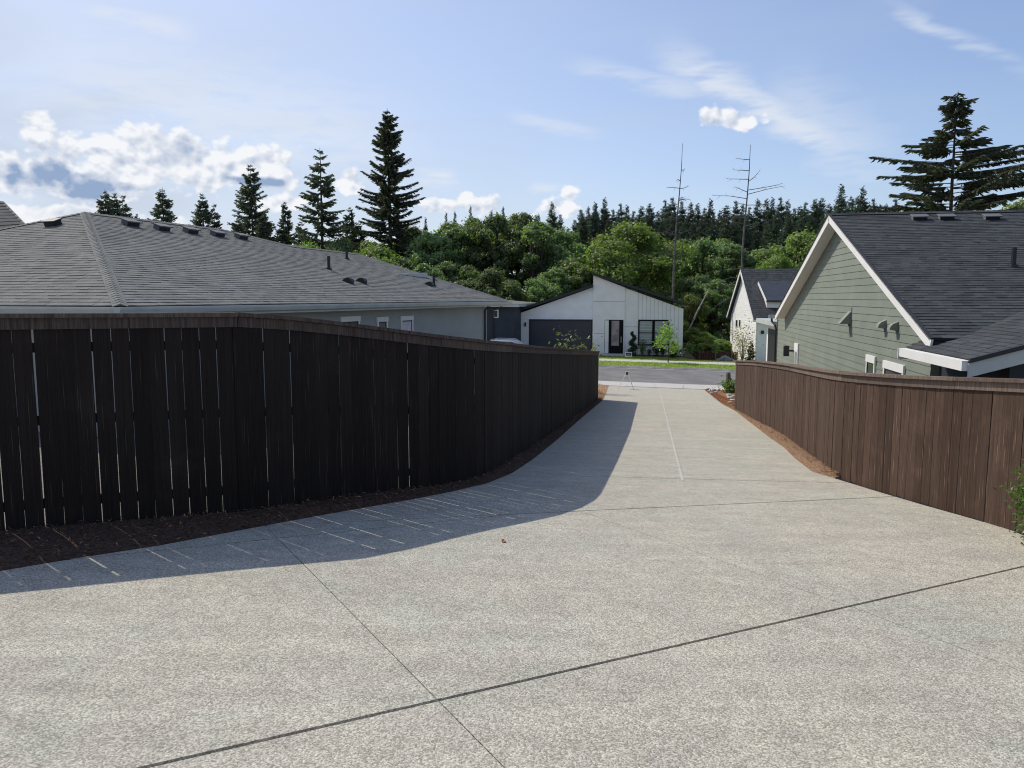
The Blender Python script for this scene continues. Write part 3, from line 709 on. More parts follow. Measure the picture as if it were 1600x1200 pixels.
def on_roof(x, y): return plane_hit(x, y, LH(0, 0, 0), Lx.cross(v1))
for (x, y) in ((203, 352), (252, 359), (297, 363.5), (339, 368.5), (376, 372.5)): box_vent(root, on_roof(x, y) , Lx, v1, w=.5)
box_vent(root, plane_hit(84, 352, LH(0, 0, 0), Ex.cross(v2)), Ex, v2, w=.45, m_=M['charcoal'])
for (x, y, h) in ((514, 421, .42), (542, 405, .30), (678, 447, .42)): pipe_vent(root, on_roof(x, y), h)
for (x, y) in ((543, 441), (564, 441), (670, 446)): hood_vent(root, on_roof(x, y), Lx, v1, .16)
q0 = on_roof(622, 429); q1 = on_roof(668, 434)
MB().prism([q0 + UP * .0, q1 - UP * .03, q1 + UP * .20, q0 + UP * .03], Ex * .12).obj('step_fascia', M['gutter'], root)
cq = on_roof(717, 452) + Ex * 1.0
cp = MB(); cp.frame(cq, Lx, Ex, UP, -.2, .2, -.2, .2, -.3, .1); cp_o = cp.obj('flue_chimney', M['gutter'], root)
MB().add([cq + Lx * x + Ex * y + UP * .1 for x, y in ((-.18, -.18), (.18, -.18), (.18, .18), (-.18, .18))] + [cq + UP * .42], [(0, 1, 4), (1, 2, 4), (2, 3, 4), (3, 0, 4)]).obj('flue_cap', M['black'], cp_o)

# ---- corner roof at far left edge
root = thing('dark_roof_house', 'house whose dark roof corner shows at the far left edge', 'house', at(-60, 500, 30))
o = at(40, 358, 30); pk = at(0, 315, 30)
B0 = [at(-40, 318, 33), at(4, 318, 33), at(44, 360, 30), at(-60, 366, 30)]
MB().prism(B0, UP * .10).obj('roof', M['shingle_k'], root)
rr = MB()
for i in range(9):
    t = i / 9; a0 = B0[1].lerp(B0[2], t); a1 = B0[0].lerp(B0[3], t); c = B0[1].lerp(B0[2], t + .11); c1 = B0[0].lerp(B0[3], t + .11)
    rr.add([a0 + UP * .105, a1 + UP * .105, c1 + UP * .13, c + UP * .13, c1 + UP * .10, c + UP * .10], [(0, 1, 2, 3), (3, 2, 4, 5)])
rr.obj('shingle_courses', M['shingle_k'], root, kind='stuff')
MB().beam(B0[2] + UP * -.05, B0[3] + UP * -.05, .08, .22).obj('fascia', M['charcoal'], root)
MB().beam(B0[1], B0[2], .1, .2).obj('barge_board', M['charcoal'], root)
w0 = B0[3] + Vector((0, .8, 0)); MB().frame(Vector((w0.x - 4, w0.y, 0)), Vector((1, 0, 0)), Vector((0, 1, 0)), UP, 0, 5.6, 0, 4, -2.9, B0[3].z - .05).obj('wall', M['darksid'], root)

# ---- green house
SG = .179; gd = Vector((SG, 1, 0)).normalized(); gn = Vector((-gd.y, gd.x, 0)); ge = -gn   # along wall (away), outward normal (left), east
Y0 = 14.45; gc = Vector((.547 * Y0, Y0, 0)); Lg = (32.0 - 14.45) / gd.y
root = thing('green_house', 'sage green gabled house with dark shingled roof and white trim', 'house', (gc.x, gc.y, -3.2))
def GW(s, e, z): return Vector((gc.x, gc.y, 0)) + gd * s + ge * e + UP * z
pk = plane_hit(1296, 337, gc + gn * .35, gn); e1 = plane_hit(1212, 493, gc + gn * .35, gn); e0 = plane_hit(1455, 531, gc + gn * .35, gn)
sp, zp = (pk - GW(0, 0, 0)).dot(gd), pk.z; s0 = (e0 - GW(0, 0, 0)).dot(gd); z0_ = e0.z; s1 = (e1 - GW(0, 0, 0)).dot(gd); z1_ = e1.z
zgb = -4.2
gable = [(0, zgb), (Lg, zgb), (Lg, z1_ + .05 + 0.0), (sp, zp - .14), (0, z0_ + .02 + (0 - s0) * (zp - z0_) / (sp - s0) - .10)]
wall = MB().prism([GW(s, 0, z) for s, z in gable], ge * .15).obj('wall', M['green'], root)
MB().frame(GW(0, 0, 0), gd, ge, UP, .0, Lg, .15, 12, zgb, z0_).obj('rear_wall', M['green'], root)
planks(wall, GW(0, 0, 0), gd, gable, M['green'], .178, n=gn, z_from=zgb + .06)
# main roof, ridge runs east
RL = 16.0
def roof_face(sa, za, name, seed, npart):
    u_ = ge; vv = GW(sp, 0, zp) - GW(sa, 0, za); L = vv.length; vv.normalize(); O = GW(sa, -.37, za + .03)
    return O, u_, vv, L
rf = MB().prism([GW(s0, -.35, z0_ - .04), GW(sp, -.35, zp - .04), GW(s1, -.35, z1_ - .04), GW(s1, -.35, z1_ - .10), GW(sp, -.35, zp - .12), GW(s0, -.35, z0_ - .10)], ge * RL).obj('roof', M['deck'], root)
O, u_, vv, L = roof_face(s0, z0_, 'n', 1, 0); shingle_roof(rf, O, u_, vv, [(0, 0), (RL, 0), (RL, L), (0, L)], M['shingle_k'], seed=11, n_parts=300, near=Vector((12, 10, 0)))
O, u_, vv, L = roof_face(s1, z1_, 'f', 1, 0); shingle_roof(rf, O, u_, vv, [(0, 0), (RL, 0), (RL, L), (0, L)], M['shingle_k'], course=.3, seed=12, n_parts=0)
ridge_caps(rf, GW(sp, -.37, zp + .055), GW(sp, RL, zp + .055), M['shingle_k'], drop=UP * -.05)
for (sa, za) in ((s0, z0_), (s1, z1_)):
    a = GW(sa, -.35, za); b = GW(sp, -.35, zp); d = (b - a).normalized(); up2 = gn.cross(d); up2 = up2 if up2.z > 0 else -up2
    bb = MB(); ln = (b - a).length + .03
    bb.frame(a, d, gn, up2, -.05, ln, -.02, .02, -.17, .025); bb.obj('barge_board', M['white'], root)
    MB().frame(a, d, gn, up2, -.05, ln, -.02, .035, .027, .055).obj('drip_edge', M['charcoal'], root)
    MB().frame(a, d, gn, up2, .0, ln - .1, -.33, -.022, -.13, -.115).obj('soffit', M['white'], root)
def gw(px_, py_, off=0.):
    h = plane_hit(px_, py_, gc + gn * off, gn); return (h - GW(0, 0, 0)).dot(gd), h.z
def gwin(x0, x1, yt_glass, hgt, pm=None, **kw):
    a, z = gw(x0, yt_glass); b, _ = gw(x1, yt_glass); window(root, GW(0, 0, 0) + gn * .014, gd, gn, min(a, b), max(a, b), z - hgt, z, pm=pm, **kw)
gwin(1243.5, 1248, 548, .9, pm=M['blind'], trim=.06, head=.28, innerm=M['white'])
gwin(1357.5, 1368.5, 565, .9, trim=.07, head=.17)
gwin(1385, 1413, 575, .8, trim=.09, head=.17)
# wall hoods
a, z = gw(1331, 500)
hv = MB(); hv.prism([GW(a, -.005, z + .26), GW(a, -.02, z + .24), GW(a, -.30, z - .10), GW(a, -.27, z - .11), GW(a, -.005, z - .10)], gd * .30); hvo = hv.obj('exhaust_hood', M['green'], root)
MB().frame(GW(a, 0, z), gd, gn, UP, -.02, .34, .0, .03, -.14, .33).obj('hood_backplate', M['green'], hvo)
for xx, yy in ((1386, 508), (1405, 511)):
    a, z = gw(xx, yy); pr = [GW(a, 0, z + .12)] + [GW(a, -.19 * math.sin(t), z + .10 * math.cos(t) - .0 - .12 * (1 - math.cos(t)) * .5) for t in (.3, .7, 1.1, 1.57)] + [GW(a, 0, z - .09)]
    MB().prism(pr, gd * .2).obj('exhaust_hood', M['green'], root)
# wall lantern
a, z = gw(1241, 548)
lan = MB().frame(GW(a, 0, z), gd, gn, UP, -.05, .05, .0, .20, -.03, .03); lan = lan.obj('wall_lantern', M['black'], root)
MB().frame(GW(a, -.28, z), gd, gn, UP, -.09, .09, -.09, .09, -.20, .18).obj('lantern_body', M['black'], lan)
# far front corner: gutter, downspout, shaded porch
MB().frame(GW(Lg, 0, 0), gd, ge, UP, .34, .48, -.32, 10, z1_ - .16, z1_ - .02).obj('gutter', M['gutter'], root)
MB().tube([GW(Lg + .42, -.2, z1_ - .12), GW(Lg + .42, -.2, z1_ - .28), GW(Lg + .1, -.1, z1_ - .45), GW(Lg + .05, -.07, z1_ - .6), GW(Lg + .05, -.07, zgb)], [.045] * 5, 8).obj('downspout', M['black'], root)
MB().frame(GW(Lg, 0, 0), gd, gn, UP, -.01, .06, -.1, .045, zgb, z1_ - .05).obj('corner_board', M['green'], root)
pw = MB().frame(GW(Lg, .35, 0), gd, ge, UP, 1.5, 5.5, 0, 6, zgb, z1_ - .5).obj('porch_wall', M['white'], root)
MB().frame(GW(Lg, .33, 0), gd, ge, UP, 1.7, 4.9, -.01, .03, zgb, z1_ - .75).obj('porch_door', M['black'], root)
MB().frame(GW(Lg, .0, 0), gd, ge, UP, .5, 6.0, -.1, 8, z1_ - .5, z1_ - .30).obj('porch_roof', M['gutter'], root)
for (x, y) in ((1436, 342), (1478, 341.5), (1549, 341.5)):
    O, u_, vv, L = roof_face(s0, z0_, 'n', 1, 0); box_vent(root, plane_hit(x, y + 1, O, u_.cross(vv)), u_, vv, w=.42, h=.12)
O, u_, vv, L = roof_face(s0, z0_, 'n', 1, 0); pipe_vent(root, plane_hit(1583, 417, O, u_.cross(vv)), .42)
# lower wing, eave to the left
wn = GW(0, 0, 0)
we0 = plane_hit(1517, 566, gc + gn * .55, gn); ws0 = (we0 - wn).dot(gd); wz = we0.z + .04
we1 = plane_hit(1417, 541, gc + gn * .55, gn); ws1 = (we1 - wn).dot(gd)
pw_ = .30; WW = 7.0
v3 = (ge + UP * pw_); l3 = v3.length; v3 = v3.normalized(); Ow3 = GW(ws0 - .0, -.55, wz)
wingroof = MB().prism([GW(ws0, -.55, wz - .05), GW(ws0, WW, wz - .05 + pw_ * (WW + .55)), GW(3.5, WW, wz - .05 + pw_ * (WW + .55)), GW(ws1, .35, wz - .05 + pw_ * .9), GW(ws1, -.55, wz - .05)], UP * -.05).obj('wing_roof', M['deck'], root)
val = [(0, 0), (ws1 - ws0, 0), (ws1 - ws0 + .5, .6 * l3), (ws1 - ws0 + .5 + 7, (WW + .55) * l3), (0, (WW + .55) * l3)]
shingle_roof(wingroof, Ow3, gd, v3, val, M['shingle_k'], seed=21, n_parts=0)
MB().frame(Ow3, gd, gn, UP, -.02, ws1 - ws0, .0, .13, -.17, -.02).obj('gutter', M['white'], root)
MB().frame(Ow3, gd, gn, UP, ws1 - ws0 + .002, ws1 - ws0 + .02, -.6, .15, -.22, -.02).obj('gutter_end', M['white'], root)
b = MB(); b.add([Ow3 + v3 * t + UP * z + gd * y for y in (-.02, -.06) for t, z in ((-.05, -.04), (8, -.04), (8, -.25), (-.05, -.25))], [(0, 1, 2, 3), (4, 7, 6, 5), (0, 4, 5, 1), (1, 5, 6, 2), (2, 6, 7, 3), (3, 7, 4, 0)]); b.obj('rake_board', M['gutter'], root)
b = MB(); b.add([Ow3 + v3 * t + UP * z + gd * y for y in (-.03, -.09) for t, z in ((-.05, .03), (8, .03), (8, -.035), (-.05, -.035))], [(0, 1, 2, 3), (4, 7, 6, 5), (0, 4, 5, 1), (1, 5, 6, 2), (2, 6, 7, 3), (3, 7, 4, 0)]); b.obj('rake_drip_edge', M['black'], root)
MB().prism([GW(ws0 + .4, .15, zgb), GW(ws0 + .4, 6.5, zgb), GW(ws0 + .4, 6.5, wz + pw_ * 6.9 - .15), GW(ws0 + .4, .15, wz + pw_ * .7 - .15)], gd * (-ws0 - .4 + .0)).obj('wing_wall', M['darksid'], root)  # dark siding colour paints in the shade on this green house wall

# ---- white houses across the road
def frame_house(name, label, th, p0, base):
    ux = Vector((math.cos(th), -math.sin(th), 0)); n = Vector((-math.sin(th), -math.cos(th), 0))
    return ux, n, thing(name, label, 'house', (p0.x, p0.y, base))
TH1 = R(10); hb = at(960, 552, 60.0); ux, n1, root = frame_house('white_house', 'white modern house with split sloping roofline and charcoal garage door', TH1, hb, -4.4)
Oh = Vector((hb.x, hb.y, 0)); bw = -ux.cross(UP) if False else -n1
def H1(x, y, off=0.): h = plane_hit(x, y, Oh + n1 * off, n1); return (h - Oh).dot(ux), h.z
def HP(u, z, off=0.): return Oh + ux * u + UP * z + n1 * off
uL, zL = H1(813, 489); uG, zG = H1(927, 449); uT, zT = H1(927, 430); uM, zM = H1(977, 450); uR, zR = H1(1066, 482); zB = -4.9; DEPTH = 14
def slab_wall(nm, pts, m_, off=0., d=.2): return MB().prism([HP(u, z, off) for u, z in pts], -n1 * d).obj(nm, m_, root)
gw_ = slab_wall('wall', [(uL, zB), (uG, zB), (uG, zG), (uL, zL)], M['whitesid'])
gu0, gz1 = H1(828, 499.5); gu1, _ = H1(925.5, 499.5)
pl = [(uL, gz1 + .02), (uG, gz1 + .02), (uG, zG), (uL, zL)]
planks(gw_, Oh, ux, pl, M['whitesid'], .2, n=n1, lap=.025)
planks(gw_, Oh, ux, [(uL, zB), (gu0 - .08, zB), (gu0 - .08, gz1), (uL, gz1)], M['whitesid'], .2, n=n1)
slab_wall('tower_wall', [(uG + .004, zB), (uM, zB), (uM, zM + .02), (uG + .004, zT)], M['panel'], .10, .4)
slab_wall('right_wall', [(uM + .004, zB), (uR, zB), (uR, zR), (uM + .004, zM)], M['panel'], .0, .2)
du0, dz1 = H1(945, 499.5); du1, dz0 = H1(973.5, 552)
for zz in (H1(930, 471)[1], H1(930, 521)[1]):
    for ua, ub in (((uG + .02, uM - .02),) if zz > dz1 else ((uG + .02, du0 - .05),)): MB().frame(Oh, ux, n1, UP, ua, ub, .10, .108, zz - .012, zz + .012).obj('panel_seam', M['kerb'], root)
MB().frame(Oh, ux, n1, UP, uM + .02, H1(997, 510)[0], .0, .01, H1(980, 510.5)[1] - .012, H1(980, 510.5)[1] + .012).obj('panel_seam', M['kerb'], root)
ub = H1(997, 500)[0]; wu0, wz1 = H1(999.5, 501.5); wu1, wz0 = H1(1042.5, 538)
while ub < uR - .05:
    t = (ub - uM) / (uR - uM); ztop = zM + (zR - zM) * t - .02
    if wu0 - .12 < ub < wu1 + .12:
        MB().frame(Oh, ux, n1, UP, ub - .014, ub + .014, 0, .02, wz1 + .12, ztop).obj('batten', M['gutter'], root); MB().frame(Oh, ux, n1, UP, ub - .014, ub + .014, 0, .02, zB, wz0 - .12).obj('batten', M['gutter'], root)
    else: MB().frame(Oh, ux, n1, UP, ub - .014, ub + .014, 0, .035, zB, ztop).obj('batten', M['gutter'], root)  # battens greyer than the wall, the grey standing for their shading
    ub += .305
MB().frame(Oh, ux, n1, UP, uR - .02, uR + .09, -.1, .03, zB, zR).obj('corner_board', M['white'], root)
MB().frame(Oh, ux, n1, UP, uL - .09, uL + .05, -.1, .03, zB, zL).obj('corner_board', M['white'], root)
# body and roofs
MB().frame(Oh, ux, -n1, UP, uL + .05, uG, .2, DEPTH, zB, zL).obj('side_wall', M['whitesid'], root)
MB().frame(Oh, ux, -n1, UP, uG, uR - .05, .4, DEPTH, zB, zR).obj('side_wall', M['panel'], root)
def shed(ua, za, ub_, zb_, th_=.22):
    MB().prism([HP(ua, za, .45), HP(ub_, zb_, .45), HP(ub_, zb_ + th_, .45), HP(ua, za + th_, .45)], -n1 * (DEPTH + .8)).obj('roof', M['charcoal'], root)
uo, zo = H1(806, 487); shed(uo, zo - .05, uG - .005, zG)
ur2, zr2 = H1(1074, 476); shed(uG - .06, zT, ur2, zr2 - .12)
MB().frame(Oh, ux, -n1, UP, uG - .0, uG + .1, -.05, DEPTH, zG, zT).obj('clerestory_wall', M['panel'], root)
# garage door with panels
gd_ = MB().frame(Oh, ux, n1, UP, gu0, gu1, .002, .02, zB, gz1).obj('garage_door', M['garage'], root)
gh = (gz1 - .12 + 4.42) / 5
for i in range(5):
    MB().frame(Oh, ux, n1, UP, gu0 + .1, gu1 - .1, .02, .045, gz1 - .12 - gh * (i + 1) + .02, gz1 - .12 - gh * i).obj('door_panel', M['garage'], gd_)
b = MB(); b.frame(Oh, ux, n1, UP, gu0 - .06, gu0 + .08, .03, .06, zB, gz1 + .04); b.frame(Oh, ux, n1, UP, gu1 - .08, gu1 + .02, .03, .06, zB, gz1 + .04); b.frame(Oh, ux, n1, UP, gu0 + .08, gu1 - .08, .03, .06, gz1 - .10, gz1 + .04); b.obj('garage_frame', M['charcoal'], root)
a, z = H1(821, 507); MB().frame(Oh, ux, n1, UP, a - .06, a + .06, .0, .12, z - .16, z + .16).obj('wall_light', M['black'], root)
# entry
en = MB().frame(Oh, ux, n1, UP, du0, du1, .10, .104, dz0 - .1, dz1).obj('entry_recess', M['charcoal'], root)
MB().frame(Oh, ux, n1, UP, du0 + .03, H1(951, 520)[0], .105, .112, dz0, dz1 - .05).obj('recess_side', M['panel'], en)
dr = MB().frame(Oh, ux, n1, UP, H1(952, 520)[0], du1 - .03, .105, .15, dz0, dz1 - .04).obj('front_door', M['doorblack'], root)
MB().frame(Oh, ux, n1, UP, H1(955.5, 520)[0], H1(967.5, 520)[0], .151, .156, H1(960, 540)[1], dz1 - .08).obj('door_glass', mat('frosted_door_glass', (.30, .25, .23), .15, 0, 1, .3, 2), dr)
MB().frame(Oh, ux, n1, UP, du1 - .18, du1 - .14, .15, .2, -3.5, -3.0).obj('door_handle', M['galv'], dr)
MB().frame(Oh, ux, n1, UP, du0 - .2, du1 + .3, .12, 1.6, -4.55, -4.33).obj('doorstep', M['walk'], root)
# window
w = MB(); fr_ = .10
w.frame(Oh, ux, n1, UP, wu0 - fr_, wu0, 0, .07, wz0 - fr_, wz1 + fr_); w.frame(Oh, ux, n1, UP, wu1, wu1 + fr_, 0, .07, wz0 - fr_, wz1 + fr_)
w.frame(Oh, ux, n1, UP, wu0, wu1, 0, .07, wz1, wz1 + fr_); w.frame(Oh, ux, n1, UP, wu0, wu1, 0, .07, wz0 - fr_, wz0)
wm = (wu0 + wu1) / 2; w.frame(Oh, ux, n1, UP, wm - .1, wm + .1, 0, .068, wz0, wz1); zmid = (wz0 + wz1) / 2 - .02
wo = w.obj('window', M['doorblack'], root)
for ua, ub2 in ((wu0, wm - .1), (wm + .1, wu1)):
    MB().frame(Oh, ux, n1, UP, ua, ub2, .0, .055, zmid - .035, zmid + .035).obj('sash_rail', M['black'], wo)
    for za, zb2 in ((wz0, zmid - .035), (zmid + .035, wz1)):
        MB().frame(Oh, ux, n1, UP, ua, ub2, .0, .03, za, zb2).obj('pane', M['blind'], wo)
        for k_ in range(1, 4): MB().frame(Oh, ux, n1, UP, ua, ub2, .03, .036, za + (zb2 - za) * k_ / 4 - .006, za + (zb2 - za) * k_ / 4 + .006).obj('blind_slat', M['panel'], wo)

# second white house, gable lit from the left
TH2 = R(6); c2 = at(1180, 560, 57.2); ux2, n2, root = frame_house('white_gable_house', 'white gabled house with steep dark roof and gabled dormer, left of the green house', TH2, c2, -5.0)
dv = -n2; O2 = Vector((c2.x, c2.y, 0)); gl_n = -ux2
def Q(u, d, z): return O2 + ux2 * u + dv * d + UP * z
zE = at(1180, 494, 57.2).z; h_ = plane_hit(1142, 500, O2, ux2); D2 = (h_ - O2).dot(dv); ap = plane_hit(1159.5, 421, O2 - ux2 * .3, ux2); zA = ap.z; dA = D2 / 2
gb = [(0, -6.2), (D2, -6.2), (D2, zE), (dA, zA - .12), (0, zE)]
w2 = MB().prism([Q(0, d, z) for d, z in gb], ux2 * .2).obj('gable_wall', M['whitesid'], root)
MB().frame(O2, ux2, dv, UP, .2, 14, 0, D2, -6.2, zE).obj('wall', M['whitesid'], root)
planks(w2, Q(0, 0, 0), dv, gb, M['whitesid'], .2, n=gl_n)
MB().frame(O2, ux2, n2, UP, -.02, .10, -.02, .03, -5.4, zE).obj('corner_board', M['white'], root)
for sgn, da, name in ((1, -.35, 'near'), (-1, D2 + .35, 'far')):
    zz = zE - .35 * (zA - zE) / dA; A0 = Q(-.3, da, zz); A1 = Q(-.3, dA, zA); d_ = (A1 - A0); L_ = d_.length; d_.normalize()
    if sgn == 1:
        rf2 = MB().prism([Q(-.3, da, zz - .04), Q(-.3, dA, zA - .04), Q(-.3, dA, zA - .14), Q(-.3, da, zz - .14)], ux2 * 14.3).obj('roof', M['deck'], root)
        shingle_roof(rf2, A0, ux2, d_, [(0, 0), (14.3, 0), (14.3, L_), (0, L_)], M['shingle_k'], course=.28, n_parts=0, seed=31)
    else: MB().prism([Q(-.3, da, zz), Q(-.3, dA, zA), Q(-.3, dA, zA - .12), Q(-.3, da, zz - .12)], ux2 * 14.3).obj('roof', M['shingle_k'], root)
    u2_ = gl_n.cross(d_); u2_ = u2_ if u2_.z > 0 else -u2_
    MB().frame(A0, d_, gl_n, u2_, -.02, L_ + .02, -.01, .03, -.22, .01).obj('barge_board', M['white'], root)
MB().frame(O2, ux2, n2, UP, -.3, 14, .33, .46, zE - .42, zE - .26).obj('gutter', M['white'], root)
# dormer
dq = plane_hit(1202, 437, O2 + n2 * .1, n2); du = (dq - O2).dot(ux2); dzz = dq.z
MB().prism([Q(du + .1, 1.8, zE + .9), Q(du + .1, .9, zE + .5), Q(du + .1, .9, dzz - 1.65), Q(du + .1, 3.3, dzz - .52)], ux2 * 3.2).obj('dormer_wall', M['white'], root)
MB().prism([Q(du, 3.8, dzz), Q(du, .55, dzz - 1.5), Q(du, .55, dzz - 1.65), Q(du, 3.8, dzz - .15)], ux2 * 3.4).obj('dormer_roof', mat('blue_grey_metal_roof', (.06, .07, .09), .8, 0, 1, .1, 2, spec=.1), root)
MB().beam(Q(du - .03, .5, dzz - 1.6), Q(du - .03, 3.6, dzz - .17), .05, .2).obj('dormer_barge', M['white'], root)
for x0, x1 in ((1150.5, 1153), (1155.5, 1157.5)):
    h0 = plane_hit(x0, 500, O2, ux2); h1 = plane_hit(x1, 500, O2, ux2); d0_, d1_ = (h0 - O2).dot(dv), (h1 - O2).dot(dv)
    window(root, O2 + gl_n * .016, dv, gl_n, min(d0_, d1_), max(d0_, d1_), h0.z - .55, h0.z, trim=.05, head=.05)
lq = plane_hit(1191, 519, O2, n2); MB().frame(lq, ux2, n2, UP, -.1, .1, 0, .15, -.12, .12).obj('wall_light', M['black'], root)

# dark house across the road
root = thing('dark_blue_house', 'dark blue house with pale fascia left of the white house', 'house', at(780, 552, 60))
TH3 = R(10); ux3 = Vector((math.cos(TH3), -math.sin(TH3), 0)); n3 = Vector((-math.sin(TH3), -math.cos(TH3), 0)); O3 = Vector((at(803, 500, 58).x, 58, 0))
zf = at(803, 479.5, 58).z
wd = MB().frame(O3, ux3, n3, UP, -9, 0, -10, 0, -5, zf).obj('wall', M['darksid'], root)
planks(wd, O3, ux3, [(-4, -5), (0, -5), (0, zf), (-4, zf)], M['darksid'], .2, n=n3)
MB().frame(O3, ux3, n3, UP, -9.3, .45, -10.4, .5, zf, zf + .22).obj('fascia', M['gutter'], root)
MB().add([O3 + ux3 * a + n3 * b + UP * z for a, b, z in ((-9.4, .55, zf + .225), (.5, .55, zf + .225), (.5, -10.5, zf + .225), (-9.4, -10.5, zf + .225), (-4.5, -3, zf + .75), (-4.5, -6, zf + .75))], [(0, 1, 4), (1, 2, 5, 4), (2, 3, 5), (3, 0, 4, 5)]).obj('roof', M['shingle_w'], root)
hq = plane_hit(775, 490, O3, n3); hu = (hq - O3).dot(ux3); window(root, O3 + n3 * .016, ux3, n3, hu - .15, hu + .12, hq.z - .25, hq.z + .22, trim=.08, head=.08)
tq = (plane_hit(785, 478, O3, n3) - O3).dot(ux3)
MB().tube([O3 + ux3 * tq + n3 * .6 + UP * (zf + .2), O3 + ux3 * tq + n3 * .6 + UP * (zf - .05), O3 + ux3 * (tq - .5) + n3 * .3 + UP * (zf - .2), O3 + ux3 * (tq - .7) + n3 * .07 + UP * (zf - .25), O3 + ux3 * (tq - .7) + n3 * .07 + UP * -4.8], [.05] * 5, 8).obj('downspout', M['black'], root)

# dark fence between the white houses
fa_, fb_ = at(1068, 560, 66), at(1150, 562, 64); root = thing('back_yard_fence', 'low dark board fence between the two white houses', 'fence', (fa_.x, fa_.y, -4.6))
dd = (Vector((fb_.x, fb_.y, 0)) - Vector((fa_.x, fa_.y, 0))); Lf = dd.length; dd.normalize(); nn = Vector((dd.y, -dd.x, 0)); q = 0; zt_ = at(1100, 548.5, 65).z
FO = Vector((fa_.x, fa_.y, 0))
while q < Lf:
    MB().frame(FO, dd, nn, UP, q, q + .14, 0, .02, -5.9, zt_ + rnd.uniform(-.02, .02)).obj('board', M['fence'], root); q += .147
for i in range(4): MB().frame(FO, dd, nn, UP, i * Lf / 3.3, i * Lf / 3.3 + .1, .021, .08, -5.9, zt_ + .06).obj('post', M['cap'], root)

# ------------------------------------------------------------------ vegetation
def fast_mesh(name, V, nper, mats):
    """V: (n, nper, 3) faces"""
    n = V.shape[0]; me = bpy.data.meshes.new(name); me.vertices.add(n * nper); me.vertices.foreach_set('co', V.reshape(-1).astype(np.float32))
    me.loops.add(n * nper); me.loops.foreach_set('vertex_index', np.arange(n * nper, dtype=np.int32))
    me.polygons.add(n); me.polygons.foreach_set('loop_start', np.arange(0, n * nper, nper, dtype=np.int32)); me.polygons.foreach_set('loop_total', np.full(n, nper, dtype=np.int32))
    me.update(calc_edges=True); me.validate(); me.materials.append(mats); return me
def leaves(C, size, r, outward=None, aspect=.6, bias=.5):
    """a rhombic leaf clump at every centre"""
    n = len(C); nv = r.normal(size=(n, 3))
    if outward is not None: nv = nv * (1 - bias) + outward * bias * 1.6
    nv[:, 2] += .25; nv /= np.linalg.norm(nv, axis=1)[:, None] + 1e-9
    a = r.normal(size=(n, 3)); d = np.cross(nv, a); d /= np.linalg.norm(d, axis=1)[:, None] + 1e-9; e = np.cross(nv, d)
    s = size * r.uniform(.6, 1.35, (n, 1)); d = d * s; e = e * s * aspect
    return np.stack([C - d, C - e * .9 - d * .1, C + d, C + e * .9 + d * .05], 1)
def crown_mesh(name, seed, R_, H, n, size, m, blobs=16, base=.25, shell=.55, gap=.0):
    """broadleaf crown: clumps on a tree of lobes; H crown height, R_ radius; origin at trunk foot"""
    r = np.random.RandomState(seed); B = []
    for i in range(blobs):
        t = (i + .5) / blobs; zc = base + (1 - base) * (t ** .8) * .93; rr = math.sqrt(max(.02, 1 - ((zc - .48) / .58) ** 2)); a = r.uniform(0, 6.28)
        off = rr * r.uniform(.35, .8) * (1 if t < .9 else .25); B.append((R_ * off * math.cos(a), R_ * off * math.sin(a), H * zc - R_ * .12, R_ * r.uniform(.17, .40) * min(1, (30 / blobs) ** .4)))
    out = []; tot = sum(b[3] ** 2 for b in B)
    for bx, by, bz, br in B:
        k = int(n * br * br / tot); sub = r.normal(size=(max(6, k // 70), 3)); sub /= np.linalg.norm(sub, axis=1)[:, None]; sub[:, 2] = np.abs(sub[:, 2]) * .9 - .25
        cc = sub * br * r.uniform(.55, 1.0, (len(sub), 1)); idx = r.randint(0, len(sub), k)
        dv_ = r.normal(size=(k, 3)); dv_ /= np.linalg.norm(dv_, axis=1)[:, None]
        loose = r.uniform(0, 1, (k, 1)) < .3
        pt = np.where(loose, dv_ * br * 1.02 * r.uniform(.3, 1.15, (k, 1)), cc[idx] + dv_ * (br * .34) * (r.uniform(0, 1, (k, 1)) ** .5))
        C = pt * np.array([1, 1, .85]) + np.array([bx, by, bz]); o = pt / (np.linalg.norm(pt, axis=1)[:, None] + 1e-9)
        out.append(leaves(C, size, r, o))
    return fast_mesh(name, np.concatenate(out), 4, m), B
def tree_trunk(H, R_, B, seed, r0=.22, m=None, name='trunk'):
    r = random.Random(seed); b = MB(); top = H * .82; pts = [Vector((0, 0, -.4))]; x = y = 0
    for i in range(1, 7): x += r.uniform(-.12, .12) * R_ * .4; y += r.uniform(-.12, .12) * R_ * .4; pts.append(Vector((x, y, top * i / 6)))
    b.tube(pts, [r0 * (1 - .14 * i) for i in range(7)], 8)
    for bx, by, bz, br in B[::1]:
        z0 = max(H * .12, bz * r.uniform(.45, .7)); i = min(5, int(z0 / top * 6)); a = pts[i].lerp(pts[i + 1], .5)
        mid = Vector((bx * .45, by * .45, (a.z + bz) / 2 + .1 * H * .1)); b.tube([a, mid, Vector((bx, by, bz + br * .3))], [r0 * .38, r0 * .25, r0 * .08], 5)
    me = b.obj(name, m or M['bark'], smooth=True); d = me.data; bpy.data.objects.remove(me); return d
VAR = []
for i, (R_, H, n, bl, base) in enumerate(((3.7, 12, 30000, 52, .10), (4.2, 13, 34000, 60, .08), (3.2, 11, 24000, 42, .12), (4.0, 10, 30000, 50, .05))):
    me, B = crown_mesh('broadleaf_crown', 100 + i, R_, H, n, .135, M['maple'], bl, base); VAR.append((me, tree_trunk(H, R_, B, 50 + i), H, R_))
BR = []
